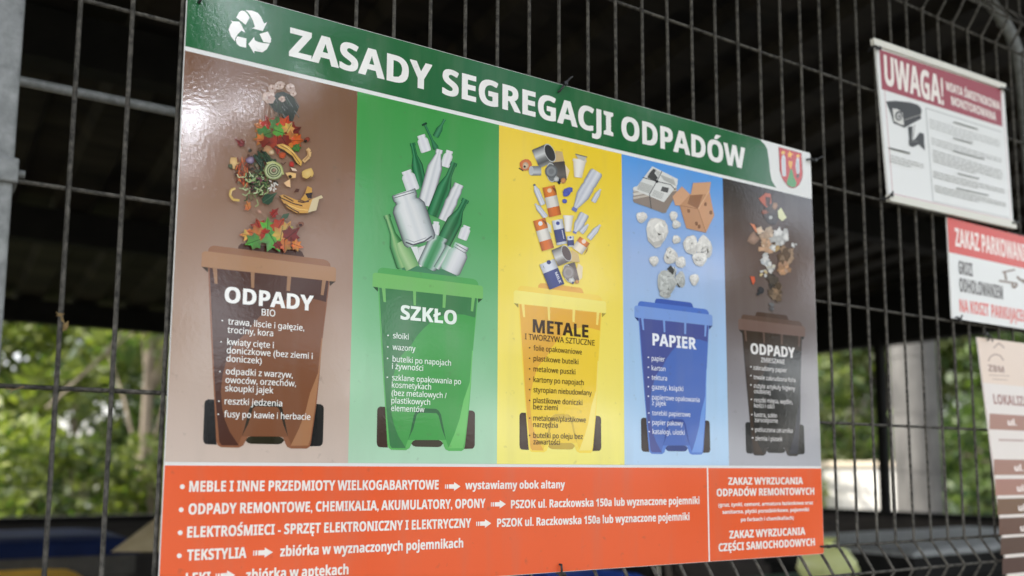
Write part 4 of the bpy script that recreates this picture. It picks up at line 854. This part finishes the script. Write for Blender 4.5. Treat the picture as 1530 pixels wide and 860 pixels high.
tie(MP, (1493, 132), (1500, 134), (1503, 138), 'black cable tie at the top right rail end of the monitoring notice', .0018)
tie(MP, (1322, 297), (1329, 292), (1327, 288), 'black cable tie at the bottom left rail end of the monitoring notice', .0018)
tie(MP, (1510, 333), (1516, 333), (1519, 330), 'black cable tie at the bottom right rail end of the monitoring notice', .0018)
tie(PP, (1428, 474), (1431, 478), (1431, 471), 'black cable tie at the bottom left corner of the no parking notice', .0018)
tie(LP, (1475, 508), (1470, 499), (1478, 511), 'black cable tie on the top edge of the cream location notice', .0018)

# dry bits caught on the wires
o = MB(); M_DRY = mottled('dry_leaf', (.16, .10, .04), (.34, .24, .10), 120, .8)
p = Plane((0, -.004, Z0), (0, -1, 0))
for k, (c, r, an) in enumerate((((90, 470), .004, .3), ((98, 487), .006, 1.2), ((93, 478), .003, 2.2))):
    w = p(*c); u = np.array([math.cos(an), -.3, math.sin(an)])*r; t = np.array([-math.sin(an), -.2, math.cos(an)])*r*.45
    o.add([w-u, w+t+np.array([0, -.001, 0]), w+u, w-t], [(0, 1, 2), (0, 2, 3)])
o.tube([tuple(p(84, 466)), tuple(p(93, 474)), tuple(p(99, 493))], .0006, 5)
tag(o.build('dry_leaf', M_DRY, None, origin=p(93, 478)), 'tiny dry brown leaf caught on a fence wire left of the board', 'leaf')
o = MB().tube([tuple(p(8, 580)), tuple(p(22, 582)), tuple(p(36, 577))], .0006, 5).tube([tuple(p(20, 582)), tuple(p(15, 586))], .0005, 5)
tag(o.build('dry_twig', M_DRY, None, origin=p(20, 580)), 'thin dry twig lying on the lowest fence wire at far left', 'twig')

# ------------------------------------------------------------------ containers inside the shelter
def container(x, y, top, w, d, body, lid, label, lidh=.06):
    c = empty('waste_container', (x, y, .008), label, 'waste container', 'waste containers inside the shelter')
    h = top-lidh; r0 = .82
    rg = []
    for z, k in ((.16, .84), (.2, .86), (h-.08, 1), (h-.078, 1.03), (h, 1.03)):
        rg.append([(x+sx*w/2*k, y+sy*d/2*k, z) for sx, sy in ((-1, -1), (1, -1), (1, 1), (-1, 1))])
    MB().loft(rg).build('body', body, c, bevel=.02)
    lr = []
    for z, k in ((h+.002, 1.05), (h+lidh*.55, 1.05), (h+lidh*.85, .99), (h+lidh, .84)):
        lr.append([(x+sx*w/2*k, y+sy*d/2*k, z) for sx, sy in ((-1, -1), (1, -1), (1, 1), (-1, 1))])
    li = MB().loft(lr).build('lid', lid, c, bevel=.012)
    MB().tube([(x-.2, y-d*.53, h+.01), (x-.2, y-d*.57, h-.01), (x+.2, y-d*.57, h-.01), (x+.2, y-d*.53, h+.01)], .012, 8).build('handle', lid, li)
    for sx in (-1, 1):
        for sy in (-1, 1):
            cx_, cy_ = x+sx*w*.36, y+sy*d*.34
            MB().tube([(cx_-.022, cy_, .09), (cx_+.022, cy_, .09)], .082, 14).build('wheel', M_TIE, c)
    for sx in (-1, 1): MB().tube([(x+sx*w*.515, y, h-.16), (x+sx*(w*.515+.07), y, h-.16)], .02, 10).build('trunnion', M_ZINC, c)
    return c
def plastic(name, c): return mottled(name, tuple(v*.8 for v in c), tuple(v*1.3 for v in c), 6, .7, bump=.05, detail=10, spec=.08)
GREY = plastic('grey_plastic', (.10, .095, .085))
zt = Z0-.352
container(-.30, 3.32, zt, 1.5, .62, GREY, plastic('navy_plastic', (.012, .022, .075)), 'grey waste container with navy blue lid at lower left behind the fence', .075)
container(-.52, 2.16, Z0-.408, 1.35, .60, plastic('yellow_plastic', (.55, .30, .012)), plastic('yellow_lid', (.62, .34, .012)), 'waste container with bright yellow lid low in the left corner', .06)
container(1.20, 1.62, Z0-.40, .92, .62, plastic('blue_plastic', (.02, .06, .30)), plastic('blue_lid', (.03, .08, .38)), 'blue waste container low behind the middle of the large board', .06)
container(2.0, .92, Z0-.42, .62, .58, plastic('green_plastic', (.02, .05, .028)), plastic('green_lid', (.025, .06, .035)), 'dark green waste container behind the lower right corner of the large board', .06)
container(3.35, 1.35, Z0-.345, 1.4, .66, M_DARK, M_ZINC, 'dark waste container with pale steel lid at the right behind the fence', .035)
# cardboard sheet and sack
M_CARD = mottled('cardboard', (.30, .24, .13), (.40, .33, .20), 12, .9)
q = [at(166, 824, 2.75), at(330, 824, 2.75), at(330, 735, 2.95), at(238, 770, 2.9)]
o = MB(); n_ = np.array([.2, -1, .3]); n_ /= np.linalg.norm(n_); o.loft([[tuple(p-n_*.006) for p in q], [tuple(p) for p in q]])
tag(o.build('cardboard_sheet', M_CARD, None, origin=q[0]), 'folded tan cardboard sheet leaning on the navy lidded container', 'cardboard')
def sack(name, c, r, mat, label, cat, seed):
    rs = np.random.default_rng(seed); rings = []; n = 18
    ph = rs.uniform(0, 6, 4)
    for t, k in ((0, .55), (.08, .9), (.3, 1.05), (.55, 1), (.78, .72), (.9, .34), (.95, .16), (1.0, .26), (1.06, .34)):
        rings.append([(c[0]+r[0]*k*(1+.10*math.sin(5*a_+ph[0]+t*4)+.06*math.sin(9*a_+ph[1]-t*7))*math.cos(a_), c[1]+r[1]*k*(1+.10*math.sin(4*a_+ph[2]+t*5)+.05*math.sin(11*a_+ph[3]))*math.sin(a_), c[2]+r[2]*t) for a_ in np.linspace(0, 2*math.pi, n, endpoint=False)])
    return tag(MB().loft(rings, smooth=True).build(name, mat, None, origin=c), label, cat)
M_SACK = newmat('yellow_film', (.74, .78, .34), .35); PB(M_SACK).inputs['Transmission Weight'].default_value = .15
sack('plastic_sack', (2.08, .93, Z0-.419), (.085, .085, .125), M_SACK, 'pale yellow green plastic sack on the dark green container', 'sack', 3)
M_WHT = newmat('white_film', (.62, .66, .72), .35)
sack('plastic_bag', (1.28, 1.50, Z0-.399), (.16, .13, .07), M_WHT, 'light blue plastic bag lying on the blue container', 'bag', 5)

# ------------------------------------------------------------------ outside: pillar, trees
M_PIL = mottled('pillar_render', (.055, .053, .049), (.125, .12, .11), 5, .85, bump=.15, stretch=(1, 1, .35))
b_ = at(1369, 640, 9.0); pl_ = empty('concrete_pillar', (float(b_[0]), float(b_[1]), 0), 'pale round concrete pillar standing beyond the shelter at right', 'pillar')
MB().tube([(b_[0], b_[1], 0), (b_[0], b_[1], 4.2)], .212, 28).build('shaft', M_PIL, pl_)
for z in (.35, .9, 1.45, 2.0, 2.55, 3.1): MB().tube([(b_[0], b_[1], z), (b_[0], b_[1], z+.02)], .217, 28).build('joint_band', M_PIL, pl_)
MB().box((b_[0]-.34, b_[1]-.34, 0), (b_[0]+.34, b_[1]+.34, .12)).build('base', M_PIL, pl_, bevel=.01)

GW = MB(); gx = 8.9
ga, gb = CAM, None
def atx(px, py, x):
    d = FW*FPX + RT*(px-CX) - UP*(py-CY); return CAM + d*((x-CAM[0])/d[0])
g0, g1 = atx(1180, 690, gx), atx(1346, 690, gx); gt = float(g0[2])
gw = empty('garden_wall', (gx, float(g0[1]+g1[1])/2, 0), 'sunlit white garden wall with cream coping beyond the shelter beside the pillar', 'wall')
GW.box((gx, float(g1[1]), 0), (gx+.18, float(g0[1]), gt-.06)).build('render', mottled('white_render', (.60, .58, .53), (.80, .79, .75), 2.2, .9, detail=10, stretch=(1, 1, .5)), gw)
MB().box((gx-.03, float(g1[1])-.02, gt-.06), (gx+.21, float(g0[1]), gt)).build('coping', mottled('cream_coping', (.52, .44, .33), (.64, .56, .44), 5, .9), gw, bevel=.01)

def leaf_mat(name, c1, c2, tr=.38):
    m = newmat(name, c1, .5); nt = m.node_tree; b = PB(m); b.inputs['Specular IOR Level'].default_value = .3
    g = N(m, 'ShaderNodeNewGeometry'); cr = N(m, 'ShaderNodeValToRGB'); cr.color_ramp.elements[0].color = (*c1, 1); cr.color_ramp.elements[1].color = (*c2, 1)
    L(m, g.outputs['Random Per Island'], cr.inputs[0]); L(m, cr.outputs[0], b.inputs['Base Color'])
    t = N(m, 'ShaderNodeBsdfTranslucent'); mul = N(m, 'ShaderNodeMixRGB', blend_type='MULTIPLY'); mul.inputs[0].default_value = 1; mul.inputs[2].default_value = (1.3, 1.5, .5, 1)
    L(m, cr.outputs[0], mul.inputs[1]); L(m, mul.outputs[0], t.inputs[0])
    mx = N(m, 'ShaderNodeMixShader'); mx.inputs[0].default_value = tr
    L(m, b.outputs[0], mx.inputs[1]); L(m, t.outputs[0], mx.inputs[2]); L(m, mx.outputs[0], nt.nodes['Material Output'].inputs['Surface'])
    return m
LEAF_A = leaf_mat('leaf_fresh', (.05, .085, .022), (.25, .27, .08)); LEAF_B = leaf_mat('leaf_deep', (.016, .04, .016), (.11, .15, .05)); LEAF_C = leaf_mat('leaf_mid', (.03, .06, .02), (.17, .19, .07))
M_BARK = mottled('bark', (.06, .048, .036), (.15, .12, .09), 14, .9, bump=.6, stretch=(1, 1, .2)); M_BARKL = mottled('pale_bark', (.13, .10, .07), (.28, .225, .165), 10, .9, bump=.5, stretch=(1, 1, .25))
def crown_mesh(name, clumps, n, size, mat, parent, seed):
    rs = np.random.default_rng(seed); cl = np.array(clumps); k = rs.choice(len(cl), n, p=cl[:, 3]**2/np.sum(cl[:, 3]**2))
    d = rs.normal(size=(n, 3)); d /= np.linalg.norm(d, axis=1, keepdims=True); rad = rs.uniform(.25, 1, n)**.45
    c = cl[k, :3] + d*(rad*cl[k, 3])[:, None]*np.array([1, 1, .8])
    u = rs.normal(size=(n, 3)); u /= np.linalg.norm(u, axis=1, keepdims=True); w = rs.normal(size=(n, 3)); v = np.cross(u, w); v /= np.linalg.norm(v, axis=1, keepdims=True); nn = np.cross(u, v)
    s = size*rs.uniform(.6, 1.3, n)[:, None]
    P0 = c-u*s; P1 = c+v*s*.42+nn*s*.12; P2 = c+u*s; P3 = c-v*s*.42+nn*s*.12
    vs = np.stack([P0, P1, P2, P3], 1).reshape(-1, 3) - np.array(parent_origin(parent))
    me = bpy.data.meshes.new(name); me.vertices.add(4*n); me.vertices.foreach_set('co', vs.ravel()); me.loops.add(4*n); me.loops.foreach_set('vertex_index', np.arange(4*n))
    me.polygons.add(n); me.polygons.foreach_set('loop_start', np.arange(0, 4*n, 4)); me.polygons.foreach_set('loop_total', np.full(n, 4)); me.update(); me.validate()
    me.materials.append(mat); o = bpy.data.objects.new(name, me); COL.objects.link(o); o.parent = parent; return o
def tree(x, y, h, spread, zlow, n, size, mat, label, seed, bark=None, r=.12, cat='tree', name='tree', group=None, nc=22, lean=(0, 0), wob=.15):
    rs = np.random.default_rng(seed); t = empty(name, (x, y, 0), label, cat, group); bark = bark or M_BARK
    bend = rs.uniform(-wob, wob, 2); tr = []
    for k in np.linspace(0, .9, 8): tr.append((x+(bend[0]*math.sin(k*3)+lean[0]*k)*h*.25, y+(bend[1]*math.sin(k*3)+lean[1]*k)*h*.25, k*h))
    m = MB().tube(tr, [r*(1-.8*i/7) for i in range(8)], 10); cl = []
    for i in range(nc):
        a_ = rs.uniform(0, 6.28); q = math.sqrt(rs.uniform(.04, 1)); z = zlow+(h-zlow)*rs.uniform(0, 1); f_ = max(.35, 1-.55*((z-zlow)/(h-zlow))**1.5)
        c = (x+spread*q*f_*math.cos(a_)+lean[0]*h*.2, y+spread*q*f_*math.sin(a_), z); cl.append((*c, spread*rs.uniform(.22, .42)))
        if i % 2 == 0:
            b0 = tr[min(6, max(1, int(z/h*7)-1))]; m.tube([b0, ((b0[0]+c[0])/2, (b0[1]+c[1])/2, (b0[2]+c[2])/2+.1), c], [r*.3, r*.18, r*.06], 6)
    m.build('trunk', bark, t); crown_mesh('crown', cl, n, size, mat, t, seed); return t
G1 = 'trees beyond the back of the shelter'
def atg(px, d):
    p = at(px, 697, d); return float(p[0]), float(p[1])
tree(*atg(-40, 8.4), 3.0, 1.2, .4, 3600, .08, LEAF_A, 'bright green tree at the far left behind the low back wall', 11, r=.05, group=G1)
tree(*atg(120, 9.2), 3.3, 1.25, .5, 3600, .085, LEAF_A, 'fresh green tree left of the pale trunk behind the shelter', 12, r=.05, bark=M_BARKL, group=G1)
tree(*atg(214, 7.4), 5.2, 1.0, 2.3, 1800, .085, LEAF_C, 'tree with pale tan trunk just left of the large board', 13, bark=M_BARKL, r=.062, group=G1, wob=.01)
tree(*atg(420, 10), 5.0, 1.8, .8, 4500, .10, LEAF_B, 'dark green tree hidden mostly behind the large board', 14, group=G1)
tree(*atg(30, 13.5), 6.5, 2.4, .4, 7500, .12, LEAF_B, 'deep green tall tree in the back row at far left', 15, group=G1, bark=M_BARKL)
tree(*atg(230, 13.5), 6.5, 2.4, .4, 7500, .12, LEAF_C, 'mid green tall tree in the back row behind the pale trunk', 16, group=G1, bark=M_BARKL)
tree(*atg(-160, 12), 6.5, 2.2, .4, 6000, .12, LEAF_C, 'mid green tree cut off by the left post', 17, group=G1)
G3 = 'shrubs along the low back wall'
for i, (px, d, h, s_, mt, lb) in enumerate(((-10, 6.6, 1.75, .7, LEAF_A, 'light green shrub peeping over the wall at the left edge'), (100, 6.9, 1.6, .65, LEAF_C, 'green shrub over the wall left of the pale trunk'), (235, 7.1, 1.6, .6, LEAF_A, 'light green shrub at the foot of the pale trunk'))):
    tree(*atg(px, d), h, s_, .2, 1500, .055, mt, lb, 30+i, r=.03, cat='shrub', name='shrub', group=G3, nc=14, bark=M_BARKL)
M_BR = M_BARKL
for (p, q, d, lb) in (((70, 610), (235, 470), 7.0, 'thin pale dead branch slanting up through the foliage left of the board'),):
    A_, B_ = at(*p, d), at(*q, d+.3); M_ = (A_+B_)/2 + np.array([.02, .05, .06])
    o = MB().tube([tuple(A_), tuple(M_), tuple(B_)], [.013, .010, .006], 7).tube([tuple(M_), tuple(M_+np.array([.15, .1, .22]))], [.010, .004], 6)
    tag(o.build('branch', M_BR, None, origin=A_), lb, 'branch')
G2 = 'trees beyond the right side of the shelter'
tree(7.7, 7.4, 3.1, 1.5, .7, 6500, .085, LEAF_A, 'sunlit bright green tree left of the concrete pillar', 21, r=.07, group=G2, nc=34)
tree(10.9, 4.6, 4.2, 2.0, .3, 10000, .085, LEAF_B, 'dark green leafy tree right of the concrete pillar', 22, r=.10, group=G2, nc=42)
tree(11.8, 7.6, 4.6, 2.4, .6, 9000, .11, LEAF_C, 'mid green tree standing behind the concrete pillar', 23, group=G2, nc=36)
tree(9.6, 10.2, 4.2, 2.0, .8, 7500, .10, LEAF_A, 'fresh green tree far behind the white garden wall', 24, group=G2, nc=34)
tree(13.8, 3.8, 5.2, 2.4, .3, 9000, .11, LEAF_C, 'mid green tree in the back row above the location notice', 25, group=G2, nc=36)
tree(15.4, 11.0, 6.0, 3.2, .3, 10000, .14, LEAF_B, 'deep green tall tree farthest back on the right', 26, group=G2, nc=36)
G4 = 'trees on the viewer side of the fence'
for i, (x, y, h, s_, zl, n) in enumerate(((-2.4, -8.2, 6.4, 1.9, 1.0, 6500), (.7, -6.6, 5.6, 1.55, 1.9, 2600), (3.3, -7.2, 6.2, 1.9, 1.0, 3600), (6.6, -6.4, 6.0, 1.9, .8, 6500), (10.2, -4.4, 6.5, 2.1, .7, 6000))):
    tree(x, y, h, s_, zl, n, .11, LEAF_B if i % 2 else LEAF_C, 'leafy tree across the pavement facing the notice boards', 40+i, group=G4)
bpy.data.objects.remove(_fo)
